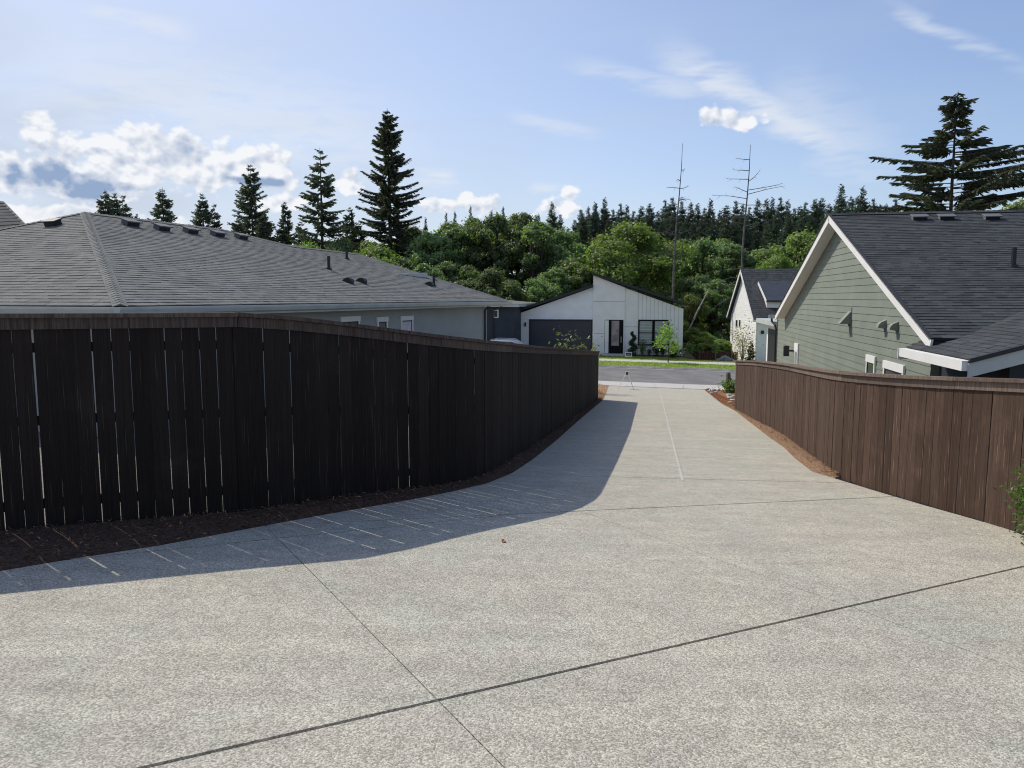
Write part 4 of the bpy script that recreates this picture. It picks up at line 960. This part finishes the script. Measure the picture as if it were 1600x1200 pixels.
for i, (R_, H, n, bl, base) in enumerate(((5.0, 12.5, 42000, 38, .12), (4.0, 9, 28000, 28, .1))):
    me, B = crown_mesh('bright_crown', 200 + i, R_, H, n, .125, M['bright'], bl, base, ); BR.append((me, tree_trunk(H, R_, B, 70 + i), H, R_))
def place_tree(var, name, label, x, ytop, Y, group=None, wide=1., rot=None, cat='tree'):
    me, tm, H, R_ = var; t = at(x, ytop, Y); g = G(t.x, Y) - .05; s = (t.z - g) / (H * 1.0)
    o = thing(name, label, cat, (t.x, t.y, g), group); o.rotation_euler = (0, 0, rnd.uniform(0, 6.28) if rot is None else rot); o.scale = (s * wide, s * wide, s)
    for nm, mm in (('crown', me), ('trunk', tm)):
        c = bpy.data.objects.new(nm, mm); COL.objects.link(c); c.parent = o
    return o
bt = [  # x, top y, distance, variant, width
 (462, 372, 84, 2, 1.0), (500, 366, 92, 0, 1.1), (535, 366, 86, 3, 1.0), (575, 368, 80, 1, .95), (610, 372, 94, 0, 1.0), (640, 345, 90, 1, 1.05), (668, 352, 84, 2, 1.1), (705, 336, 90, 0, 1.1), (742, 330, 96, 1, 1.0),
 (775, 322, 88, 0, 1.05), (812, 322, 92, 1, 1.1), (842, 333, 86, 2, 1.1), (872, 352, 94, 3, 1.1), (905, 372, 98, 0, 1.1), (1065, 366, 92, 1, 1.1), (1100, 362, 88, 0, 1.05), (1128, 362, 96, 2, 1.1), (1150, 372, 86, 1, 1.1), (1180, 388, 92, 0, 1.1), (1225, 378, 98, 3, 1.2)]
for x, yt, Y, v, w_ in bt: place_tree(VAR[v], 'broadleaf_tree', 'green broadleaf tree in the tall leafy belt behind the houses', x, yt, Y, 'tall broadleaf trees behind the houses', w_)
fr2 = [(625, 398, 76, 3), (660, 405, 74, 1), (695, 400, 78, 2), (730, 408, 76, 0), (765, 415, 74, 3), (800, 430, 72, 2), (838, 432, 74, 3), (870, 412, 78, 1), (900, 402, 80, 0), (1075, 430, 78, 3), (1100, 425, 80, 0), (1125, 430, 76, 1), (1150, 440, 80, 3), (1190, 425, 84, 2)]
for x, yt, Y, v in fr2: place_tree(VAR[v], 'understorey_tree', 'lower green broadleaf tree at the front of the leafy belt', x, yt, Y, 'lower broadleaf trees just behind the houses', 1.15)
place_tree(BR[0], 'bright_tree', 'large yellow green tree with rounded crown behind the white house peak', 990, 341, 84, None, 1.3)
place_tree(BR[1], 'bright_tree', 'yellow green tree leaning out left of the rounded bright tree', 935, 372, 80, None, 1.15)
place_tree(BR[1], 'bright_tree', 'yellow green tree behind the dark roof of the white gable house', 1255, 352, 86, None, 1.1)
place_tree(BR[0], 'bright_tree', 'yellow green tree between the gable roofs, lower and left', 1215, 392, 80, None, .9)
place_tree(BR[0], 'bright_tree', 'yellow green tree above the green house ridge, left of the big spruce', 1405, 322, 84, None, 1.0)
place_tree(BR[1], 'bright_tree', 'yellow green tree above the green house roof at the right edge', 1597, 300, 88, None, .9)
place_tree(BR[1], 'bright_tree', 'low yellow green tree right of the dead trunk behind the white house', 1078, 455, 74, None, .9)
place_tree(BR[1], 'bright_tree', 'yellow green tree rising over the left grey roof below the giant conifer', 590, 376, 74, None, 1.2)
place_tree(BR[0], 'bright_tree', 'yellow green tree over the left grey roof beside the open spruce', 480, 374, 76, None, .85)
for x, yt, Y, l_ in ((1085, 510, 68, 'bright low bush at the right end of the white house'), (1128, 528, 67.5, 'low green bush in front of the dark back fence'), (1105, 520, 69, 'green bush behind the dark back fence')):
    place_tree(BR[1], 'leafy_bush', l_, x, yt, Y, None, 1.5, cat='bush')

def conifer(name, seed, H, prof, nl, nb, ns, size, m, droop=.25, skip=0., jit=.25, trunk_r=.2, twig=.5, start=.05, asym=None, zj=.6):
    """trunk with whorls of branches; sprays of needles hang from every branch. prof(t) = branch length at height t"""
    r = np.random.RandomState(seed); rr = random.Random(seed); tb = MB(); n = 9
    tb.tube([Vector((rr.uniform(-.04, .04), rr.uniform(-.04, .04), -.5 + (H + .4) * i / n)) for i in range(n + 1)], [trunk_r * (1 - i / n) ** .8 + .015 for i in range(n + 1)], 7)
    C = []; D = []; N_ = []
    for i in range(nl):
        t = start + (1 - start) * (i + rr.uniform(-.3, .3)) / nl
        if not 0 < t < .995: continue
        for j in range(nb):
            if rr.random() < skip: continue
            a = rr.uniform(0, 6.28); L = prof(t) * rr.uniform(1 - jit, 1 + jit * .7)
            if asym: L *= asym(a, t)
            if L < .08: L = .08
            z = t * H + rr.uniform(-.5, .5) * H / nl * zj; el = (.35 * t if not asym else .08) - droop * (1 - t) + rr.uniform(-.12, .12); k = max(3, int(ns * (L / prof(.3 if prof(.3) > 0 else .5)) + 2))
            q = np.linspace(.06 if L < 1 else .14, 1, k); sag = -.18 * L * q * (1 - q) * 4 * droop + (.06 if not asym else .03) * L * q ** 3
            px = np.cos(a) * L * q; py = np.sin(a) * L * q; pz = z + np.sin(el) * L * q + sag
            for sgn in (-1, 0, 1):
                yaw = a + sgn * r.uniform(.5, 1.1, k); ln = min(size, L * .55 + .05) * (1.15 - q * (.6 if not asym else .15)) * r.uniform(.6, 1.3, k) * (1.2 if sgn else 1.0)
                d = np.stack([np.cos(yaw), np.sin(yaw), -r.uniform(0.05, .7, k) * (1 if sgn else .4)], 1); d *= ln[:, None]
                C.append(np.stack([px, py, pz], 1)); D.append(d)
            if L > .9 * size: tb.tube([Vector((0, 0, z)), Vector((px[k // 2], py[k // 2], pz[k // 2])), Vector((px[-1], py[-1], pz[-1]))], [trunk_r * .16, trunk_r * .10, .01], 3, False)
    C = np.concatenate(C); D = np.concatenate(D); w = np.cross(D, np.array([0, 0, 1.])); w /= np.linalg.norm(w, axis=1)[:, None] + 1e-9
    w = w * (np.linalg.norm(D, axis=1)[:, None] * .095); w[:, 2] += r.normal(0, .05, len(w)) * size
    hang = np.zeros_like(D); hang[:, 2] = -np.linalg.norm(D, axis=1) * .15
    V1 = np.stack([C - D * .05, C + D * .5 + w, C + D, C + D * .5 - w], 1)
    V2 = np.stack([C, C + D * .45 + hang * 1.4, C + D * .95 + hang * .3, C + D * .45 - hang * .15], 1)
    me = fast_mesh(name + '_needles', np.concatenate([V1, V2]), 4, m)
    to = tb.obj('trunk', M['bark']); td = to.data; bpy.data.objects.remove(to)
    return me, td, H, 1
def place_con(var, name, label, x, ytop, Y, group=None, wide=1., gz=None):
    me, tm, H, _ = var; t = at(x, ytop, Y); g = (G(t.x, Y) - .05) if gz is None else gz; s = (t.z - g) / H
    o = thing(name, label, 'tree', (t.x, t.y, g), group); o.rotation_euler = (0, 0, rnd.uniform(0, 6.28)); o.scale = (s * wide, s * wide, s)
    for nm, mm in (('crown', me), ('trunk', tm)): c = bpy.data.objects.new(nm, mm); COL.objects.link(c); c.parent = o
    return o
# ridge conifers
RC = [conifer('ridge_conifer', 300 + i, 24, lambda t, k=k: k * (1 - t) ** .8 + .06, 48, 9, 9, .62, M['ridge'], .2, .0, .3, .25, zj=1.6) for i, k in enumerate((4.6, 3.9, 5.2))]
rr_ = random.Random(21); x = 838
while x < 1425:
    yt = 322 + rr_.uniform(-14, 10) - (5 if 1050 < x < 1380 else 0)
    if x < 900: yt += 22
    place_con(RC[rr_.randrange(3)], 'ridge_conifer', 'dark conifer in the dense ridge line behind the leafy belt', x, yt, rr_.uniform(128, 150), 'conifers along the ridge', rr_.uniform(.85, 1.1)); x += rr_.uniform(9, 15)
x = 845
while x < 1430:
    place_con(RC[rr_.randrange(3)], 'ridge_conifer', 'dark conifer in the dense ridge line behind the leafy belt', x, 338 + rr_.uniform(-8, 8) + (18 if x < 900 else 0), rr_.uniform(112, 124), 'conifers along the ridge', 1.1); x += rr_.uniform(14, 20)
for x, yt in ((665, 338), (697, 330), (711, 329), (735, 320), (768, 327), (786, 321), (842, 333)):
    place_con(RC[1], 'ridge_conifer', 'conifer tip just showing above the leafy belt', x, yt, 125, 'conifer tips above the leafy belt', .6)
for x, yt, l_ in ((863, 314, 'narrow conifer standing alone beside the small cloud'), (930, 314, 'left conifer of the close pair over the bright tree'), (945, 307, 'right conifer of the close pair over the bright tree'), (1316, 286, 'tall pale green conifer above the ridge line, left of the spruce'), (1349, 289, 'second tall pale green conifer above the ridge line')):
    place_con(RC[1], 'conifer', l_, x, yt, 118, None, .95)
# standing spruces on the left
SP = [conifer('spruce', 400 + i, 20, lambda t, k=k: k * (1 - t) ** .8 + .06, nl, 7, 28, .52, M['conifer'], d, sk, .3, .22) for i, (k, nl, d, sk) in enumerate(((4.6, 40, .22, .15), (5.2, 44, .28, .12), (4.6, 30, .08, .25)))]
for x, yt, Y, v, w_, l_ in ((163, 294, 110, 0, 1.0, 'leftmost spruce peeping over the left roof hip'), (178, 300, 112, 1, .9, 'spruce leaning close to the leftmost one over the roof'), (191, 302, 104, 2, 1.0, 'thin bare branched spruce over the left roof'),
        (214, 330, 112, 0, .7, 'tiny spruce tip over the left roof'), (253, 291, 100, 0, 1.1, 'spruce standing alone over the second roof vent'), (316, 301, 100, 1, .95, 'spruce over the middle roof vents with a thin companion'), (334, 316, 98, 2, .9, 'thin companion spruce over the middle roof vents'),
        (391, 255, 96, 1, .95, 'tall layered spruce above the roof ridge end'), (445, 311, 102, 0, .8, 'small spruce between two taller ones'), (500, 229, 88, 2, 1.1, 'tall open branched spruce left of the giant conifer'), (412, 330, 90, 0, 1.3, 'dense dark spruce low beside the layered one'), (546, 322, 96, 1, .9, 'short spruce at the left foot of the giant conifer'),
        (372, 340, 92, 1, 1.2, 'dark spruce filling in low by the layered one'), (470, 345, 100, 1, 1.1, 'dark spruce low behind the open branched one'), (440, 352, 94, 0, 1.3, 'dark low spruce over the roof'), (560, 345, 92, 0, 1.4, 'dark low spruce beside the giant conifer'), (648, 352, 98, 1, 1.2, 'dark spruce low to the right of the giant conifer')):
    place_con(SP[v], 'spruce', l_, x, yt, Y, None, w_)
def gp(t):
    return 6.3 * (1 - t) ** .72 * (1 if t > .3 else .85) + .1
GI = conifer('giant_conifer', 500, 30, gp, 70, 7, 50, .56, M['conifer'], .22, .36, .55, .38)
place_con(GI, 'giant_conifer', 'tallest conifer, dense and dark, rising centre left above everything', 606, 167, 88, None, 1.0)
def bp_(t):
    if t > .86: return 1.0
    if t > .76: return 1.6 + (.86 - t) * 32
    return 6.0 if t > .45 else 5.6
def basym(a, t):
    return 1.0 + .12 * math.cos(a) * (1 if t < .76 else .3)
BG = conifer('broad_spruce', 610, 25, bp_, 62, 7, 46, .46, M['conifer'], .05, .34, .42, .30, asym=basym, zj=1.2)
t = place_con(BG, 'broad_spruce', 'broad flat branched spruce rising behind the green house roof', 1497, 140, 64, None, 1.0); t.rotation_euler = (0, 0, 0)
# dead standing trunks
def snag(label, x, ytop, ybase, Y, lean, r0, m, seed, arms):
    t = at(x, ytop, Y); g = G(t.x, Y); H = t.z - g; r = random.Random(seed); o = thing('dead_tree', label, 'dead tree', (t.x - lean, Y, g))
    b = MB(); n = 8; f = lambda q: Vector((t.x - lean + lean * q + math.sin(q * 9) * .07, Y, g + H * q)); b.tube([f(i / n) for i in range(n + 1)], [r0 * (1 - .88 * i / n) for i in range(n + 1)], 8); b.obj('trunk', m, o, smooth=True)
    for (q, dx, dz, c) in arms:
        a = f(q); e = a + Vector((dx, r.uniform(-.5, .5) * abs(dx), dz)); mid = a.lerp(e, .5) + Vector((0, 0, c)); bb = MB(); bb.tube([a, a.lerp(mid, .6), mid, e.lerp(mid, .4), e], [.034, .03, .024, .018, .008], 5)
        for tq in (.35, .55, .75, .9):
            bs0 = a.lerp(e, tq) + Vector((0, 0, c * 4 * tq * (1 - tq) * .6)); bb.tube([bs0, bs0 + Vector((dx * r.uniform(.06, .2), r.uniform(-.2, .2), r.uniform(-.35, .3)))], [.014, .005], 4)
        bb.obj('branch', m, o, smooth=True)
rs_ = random.Random(9)
arms1 = [(rs_.uniform(.42, .93), s * rs_.uniform(.3, 1.3), rs_.uniform(-.1, .3), rs_.uniform(-.1, .15)) for s in (-1, 1) * 11] + [(.62, -1.6, -.1, .25), (.66, -1.4, -.3, .2), (.55, -2.0, .1, .2)]
arms2 = [(.93, -1.1, .2, 0), (.88, -1.5, .05, 0), (.84, -1.9, .05, 0), (.83, 1.1, 1.0, -.1), (.79, 3.0, .55, -.05), (.77, 2.9, .6, .05), (.78, -1.2, .5, 0), (.75, -2.8, .4, .1), (.72, 3.0, -.3, .1), (.72, -1.2, .2, 0), (.66, -2.2, -.3, .5), (.63, -2.9, .6, -.1), (.62, 2.2, .6, 0), (.66, -.8, .1, 0),
         (.5, 2.1, .1, .0), (.42, 2.0, -1.3, .7), (.42, -1.4, -.1, 0), (.38, -1.9, -.4, .15), (.37, -2.0, -1.2, .1), (.34, -2.0, -.3, .2), (.33, 1.6, -.9, .0), (.28, -2.2, -.8, .3), (.31, 1.2, .0, 0), (.24, 1.5, -.5, .1)]
snag('thin pale dead trunk standing bare above the white house roof', 1066, 224, 430, 71, .75, .14, M['snag'], 1, arms1)
snag('dead tree with bare sideways branches against the sky', 1172, 226, 400, 68, .55, .17, M['snag'], 2, arms2)
a = at(1074, 520, 70); b = at(1108, 452, 72); o = thing('leaning_log', 'pale dead trunk leaning at an angle right of the white house', 'dead tree', a); MB().tube([a, a.lerp(b, .5) + Vector((0, 0, .1)), b], [.09, .08, .05], 8).obj('trunk', M['snag2'], o, smooth=True)

# small plants ----------------------------------------------------------
def plant_mesh(name, seed, H, R_, n, size, m, stems=5, shape='bush'):
    r = np.random.RandomState(seed); rr = random.Random(seed); b = MB(); C = []
    for i in range(stems):
        a = rr.uniform(0, 6.28); sp_ = rr.uniform(.2, 1.0); e = Vector((math.cos(a) * R_ * sp_, math.sin(a) * R_ * sp_, H * rr.uniform(.65, 1.0) * (1 - .25 * sp_))); mid = Vector((e.x * .35, e.y * .35, e.z * .55)); b.tube([Vector((0, 0, 0)), mid, e], [.02, .013, .004], 5)
        k = n // stems
        for _ in range(k):
            t = rr.random() ** .6; p = (Vector((0, 0, 0)).lerp(mid, t * 2) if t < .5 else mid.lerp(e, t * 2 - 1)); s = R_ * .28; C.append((p.x + rr.gauss(0, s), p.y + rr.gauss(0, s), max(.02, p.z + rr.gauss(0, s))))
    me = fast_mesh(name, leaves(np.array(C), size, r, None, .5), 4, m); t_ = b.obj('stem', M['bark']); d = t_.data; bpy.data.objects.remove(t_); return me, d, H, R_
def place_plant(var, name, label, cat, p, s=1., wide=1., group=None):
    me, tm, H, R_ = var; o = thing(name, label, cat, p, group); o.rotation_euler = (0, 0, rnd.uniform(0, 6)); o.scale = (s * wide, s * wide, s)
    for nm, mm in (('foliage', me), ('stem', tm)): c = bpy.data.objects.new(nm, mm); COL.objects.link(c); c.parent = o
# glossy shrub at right edge
ps_ = onP(1630, 860); sh = plant_mesh('glossy_shrub', 11, .80, .24, 5200, .020, M['shrub'], 20); place_plant(sh, 'glossy_shrub', 'glossy green shrub against the right fence at the photo edge', 'shrub', ps_, 1.15, 1.0)
# plants by the fence end
pe_ = onP(1143, 616); pe_ = Vector((pe_.x, pe_.y, P(pe_.x, pe_.y))); gr = plant_mesh('border_grass', 12, .7, .5, 900, .06, M['shrub'], 14); place_plant(gr, 'border_plant', 'spiky green plant at the far end of the right fence', 'plant', pe_, 1.0)
MB().tube([pe_ + Vector((-.05, .1, 0)), pe_ + Vector((-.03, .1, .5)), pe_ + Vector((-.06, .1, .95))], [.09, .10, .06], 9)
st = thing('dark_post', 'short dark stump like post in the plant by the right fence end', 'post', pe_ + Vector((-.1, .3, 0)))
MB().tube([pe_ + Vector((-.1, .3, -.1)), pe_ + Vector((-.08, .3, .5)), pe_ + Vector((-.1, .3, 1.0))], [.12, .13, .10], 9).obj('post_body', M['snag'], st)
# young tree tops behind the left fence end
ty = plant_mesh('young_tree', 13, 2.6, 1.0, 420, .085, M['tanleaf'], 14); pt_ = at(900, 560, 33.0); place_plant(ty, 'young_tree', 'young pale leaved tree topping the far end of the left fence', 'tree', (pt_.x, pt_.y, at(900, 512, 33).z - 2.6), 1.0, 1.15)
# street tree on verge, topiary, bushes
def on_G(x, Y): d = ray(x, 560); X = d.x / d.y * Y; return Vector((X, Y, G(X, Y)))
s1_ = on_G(1044, 54.2); b = thing('street_tree', 'young bright green street tree on the grass verge', 'tree', s1_); zt0 = at(1046, 504, 54.2).z
MB().tube([s1_, s1_ + Vector((.03, 0, 1.2)), Vector((s1_.x + .05, s1_.y, zt0 - .3))], [.045, .04, .02], 8).obj('trunk', M['bark'], b)
r = np.random.RandomState(5); C = np.concatenate([r.normal(size=(110, 3)) * np.array([.26, .26, .22]) + np.array([s1_.x + r.uniform(-.5, .5), s1_.y + r.uniform(-.4, .4), zt0 - .4 - k * .21]) for k in range(8)])
off = wl(b); me = fast_mesh('crown', leaves(C - np.array(off), .085, r), 4, M['bright']); c = bpy.data.objects.new('crown', me); COL.objects.link(c); c.parent = b
def topiary(label, x, ytop, Y, gz=None):
    p = on_G(x, Y); p.z = -4.45; zt = at(x, ytop, Y).z; H = zt - p.z; o = thing('spiral_topiary', label, 'shrub', p); MB().tube([p, p + Vector((0, 0, H * .9))], [.04, .02], 6).obj('trunk', M['bark'], o)
    r = np.random.RandomState(int(x)); n = 3200; t = r.uniform(.04, 1, n); a = t * 6.28 * 2.6; rad = .13 * (1 - t) ** .6 + .08
    C = np.stack([np.cos(a) * rad, np.sin(a) * rad, t * H], 1) + r.normal(size=(n, 3)) * np.array([.10, .10, .09]) * (1.4 - t)[:, None]
    me = fast_mesh('spiral_foliage', leaves(C, .05, r), 4, M['topiary']); c = bpy.data.objects.new('spiral_foliage', me); COL.objects.link(c); c.parent = o
topiary('spiral clipped shrub between the front door and the window', 988.5, 519, 58.6); topiary('spiral clipped shrub beside the street tree at the house corner', 1052, 535, 57.6)
bs = plant_mesh('small_shrub', 14, 1.0, .45, 700, .05, M['topiary'], 9); bs2 = plant_mesh('pale_shrub', 15, 1.0, .4, 420, .05, M['shrub'], 8)
for x, s, v, l_ in ((1003, 1.3, bs2, 'thin pale green shrub under the left of the window'), (1025, 1.25, bs, 'dark upright shrub under the right of the window'), (1036, .8, bs, 'small dark shrub left of the second spiral shrub'), (1015, .6, bs, 'lowest dark shrub below the middle of the window'), (1063, .7, bs2, 'small shrub at the right corner of the white house')):
    p = on_G(x, 58.6); p.z = -4.42; place_plant(v, 'bed_shrub', l_, 'shrub', p, s)
for x, Y, s, l_ in ((1078, 61, 1.0, 'dark shrub just right of the white house'), (1095, 62.5, .8, 'dark shrub left of the fence post across the road'), (1118, 62, .9, 'shrub in front of the dark back fence, nearer the rocks')):
    p = on_G(x, Y); p.z = -4.45; place_plant(bs2, 'verge_shrub', l_, 'shrub', p, s, 1.3)
pk_ = plant_mesh('pink_tree', 16, 3.4, 1.3, 520, .085, M['pink'], 16); p = on_G(1160, 54.6); place_plant(pk_, 'pale_blossom_tree', 'sparse pale pinkish young tree before the white gable wall', 'tree', p, .95)
cf = conifer('garden_conifer', 700, 2.0, lambda t: .5 * (1 - t) + .05, 14, 7, 5, .2, M['conifer'], .1, 0, .2, .04); place_con(cf, 'garden_conifer', 'small dark conifer at the corner of the white gable house', 1174, 532, 54.8, None, 1.0)

# rocks ---------------------------------------------------------------------
def rock(name, label, p, s, m, seed, group=None, cat='rock'):
    r = random.Random(seed); bmx = bmesh.new(); bmesh.ops.create_icosphere(bmx, subdivisions=2, radius=1)
    for v in bmx.verts: v.co *= 1 + r.uniform(-.18, .18); v.co.z *= .6
    me = bpy.data.meshes.new(name); bmx.to_mesh(me); bmx.free(); me.materials.append(m); o = bpy.data.objects.new(name, me); COL.objects.link(o); o.location = Vector(p) + Vector((0, 0, s * .3)); o.scale = (s, s * r.uniform(.7, 1.1), s * r.uniform(.7, 1)); o.rotation_euler = (0, 0, r.uniform(0, 6)); return prop(o, label, cat, group)
for i, (x, y, s) in enumerate(((1106, 609, .10), (1110, 611, .12), (1115, 612, .13), (1108, 613, .09), (1118, 615, .10), (1112, 616, .11), (1122, 612, .08), (1139, 620, .14), (1142, 624, .15), (1145, 628, .13), (1141, 631, .10), (1146, 622, .12))):
    q = onP(x, y); rock('white_rock', 'small pale rock in the scatter beside the driveway end' if x < 1130 else 'pale rock piled at the right fence end post', (q.x, q.y, P(q.x, q.y) + .03), s, M['rock'], i, 'pale rocks by the driveway' if x < 1130 else 'pale rocks at the right fence end')
for i, (x, Y, s, l_) in enumerate(((1133, 58.5, .55, 'largest grey boulder by the dark back fence'), (1141, 57.8, .35, 'grey boulder right of the largest by the fence'), (1124, 58.2, .3, 'grey boulder left of the largest by the fence'))): rock('boulder', l_, on_G(x, Y), s, M['boulder'], 30 + i, cat='boulder')

# a-frame stand, yard sign, leaf, car -----------------------------------------
pf = onP(990, 609); Yf = pf.y; tp = at(980, 581.5, Yf); f1 = pf; f2 = at(966, 600, Yf + .25)
o = thing('easel_stand', 'white folding easel frame standing at the foot of the driveway', 'sign stand', pf)
zg = lambda q: Vector((q.x, q.y, P(q.x, q.y)))
fb2 = zg(f2)
MB().tube([tp + Vector((.03, 0, 0)), zg(f1)], [.022, .022], 8).obj('leg', M['white'], o); MB().tube([tp - Vector((.03, 0, 0)), fb2], [.013, .013], 8).obj('leg', M['white'], o)
bq = zg(tp + Vector((.12, .65, 0))); pass
MB().box(tp.x - .05, tp.x + .04, tp.y - .03, tp.y + .03, tp.z - .13, tp.z + .01).obj('clip', M['black'], o)
MB().box(tp.x - .10, tp.x + .09, tp.y - .02, tp.y + .02, tp.z + .012, tp.z + .035).obj('head_bar', M['white'], o)
MB().beam(zg(f1) + Vector((-.2, 0, .015)), zg(f1) + Vector((.28, 0, .015)), .03, .02).obj('foot_bar', M['white'], o)
sg = on_G(982, 57.2); o = thing('yard_sign', 'small white framed sign with dark panel on the front lawn', 'sign', sg); zc = at(982, 554, 57.2).z
MB().box(sg.x - .025, sg.x + .025, sg.y - .02, sg.y + .02, sg.z - .1, zc - .15).obj('post', M['white'], o)
bd = MB().box(sg.x - .25, sg.x + .25, sg.y - .02, sg.y + .02, zc - .19, zc + .19).obj('sign_board', M['white'], o)
MB().box(sg.x - .20, sg.x + .20, sg.y - .028, sg.y - .02, zc - .08, zc + .14).obj('sign_panel', M['darksid'], bd)
b = MB()
for i in range(4): b.box(sg.x - .13 + i * .07, sg.x - .09 + i * .07, sg.y - .032, sg.y - .028, zc - .01 + (i % 2) * .02, zc + .05)
b.obj('sign_lettering', M['white'], bd)
q = onP(787, 847); MB().add([q + Vector(v) for v in ((-.012, -.045, .006), (.016, -.02, .018), (.006, .05, .01), (-.018, .015, .022))], [(0, 1, 2), (0, 2, 3)]).obj('fallen_leaf', M['leaf'])
prop(bpy.data.objects['fallen_leaf'], 'curled reddish leaf lying on the sunlit concrete', 'leaf')

cx = at(797, 534, 55.0); cz = G(cx.x, 55.0)
o = thing('parked_car', 'silver car whose roof shows above the left fence', 'car', (cx.x, 55, cz))
K = Vector((cx.x, 55, cz)); hgt = at(797, 530.5, 55).z - cz; cxv = Vector((.97, -.24, 0)); cyv = Vector((.24, .97, 0)); Hc = hgt / 1.62
prof = [(-2.25, .35), (-2.3, .75), (-2.15, .98), (-1.75, 1.05), (-1.5, 1.52), (-1.1, 1.60), (-.2, 1.62), (.45, 1.55), (1.1, 1.08), (1.95, .95), (2.25, .75), (2.28, .35)]
MB().prism([K + cxv * x + UP * z * Hc - cyv * .86 for x, z in prof], cyv * 1.72).obj('body', M['silver'], o, bevel=.09)
for s_ in (-.875, .862): MB().prism([K + cxv * x + UP * z * Hc + cyv * s_ for x, z in ((-1.55, 1.08), (-1.36, 1.46), (.40, 1.47), (.95, 1.08))], cyv * .013).obj('side_window', M['glass'], o)
for s_ in (-.7, .7): MB().tube([K + cxv * x + UP * z * Hc + cyv * s_ for x, z in ((-1.3, 1.60), (-1.1, 1.68), (.2, 1.66), (.4, 1.57))], [.022] * 4, 6).obj('roof_rail', M['galv'], o)
for x in (-1.4, 1.4):
    for s_ in (-.88, .66):
        w_ = MB(); w_.tube([K + cxv * x + UP * .33 + cyv * s_, K + cxv * x + UP * .33 + cyv * (s_ + .22)], [.33, .33], 20); wo_ = w_.obj('wheel', M['tyre'], o)
        e = s_ - .01 if s_ < 0 else s_ + .21; MB().tube([K + cxv * x + UP * .33 + cyv * e, K + cxv * x + UP * .33 + cyv * (e + .02)], [.2, .2], 16).obj('rim', M['galv'], wo_)
scene.cycles.max_bounces = 6
scene.cycles.use_denoising = True; scene.cycles.denoiser = 'OPENIMAGEDENOISE'; scene.cycles.denoising_prefilter = 'ACCURATE'; scene.cycles.denoising_input_passes = 'RGB_ALBEDO_NORMAL'
scene.cycles.pixel_filter_type = 'BLACKMAN_HARRIS'; scene.cycles.filter_width = 1.1
scene.cycles.sample_clamp_indirect = 4.0
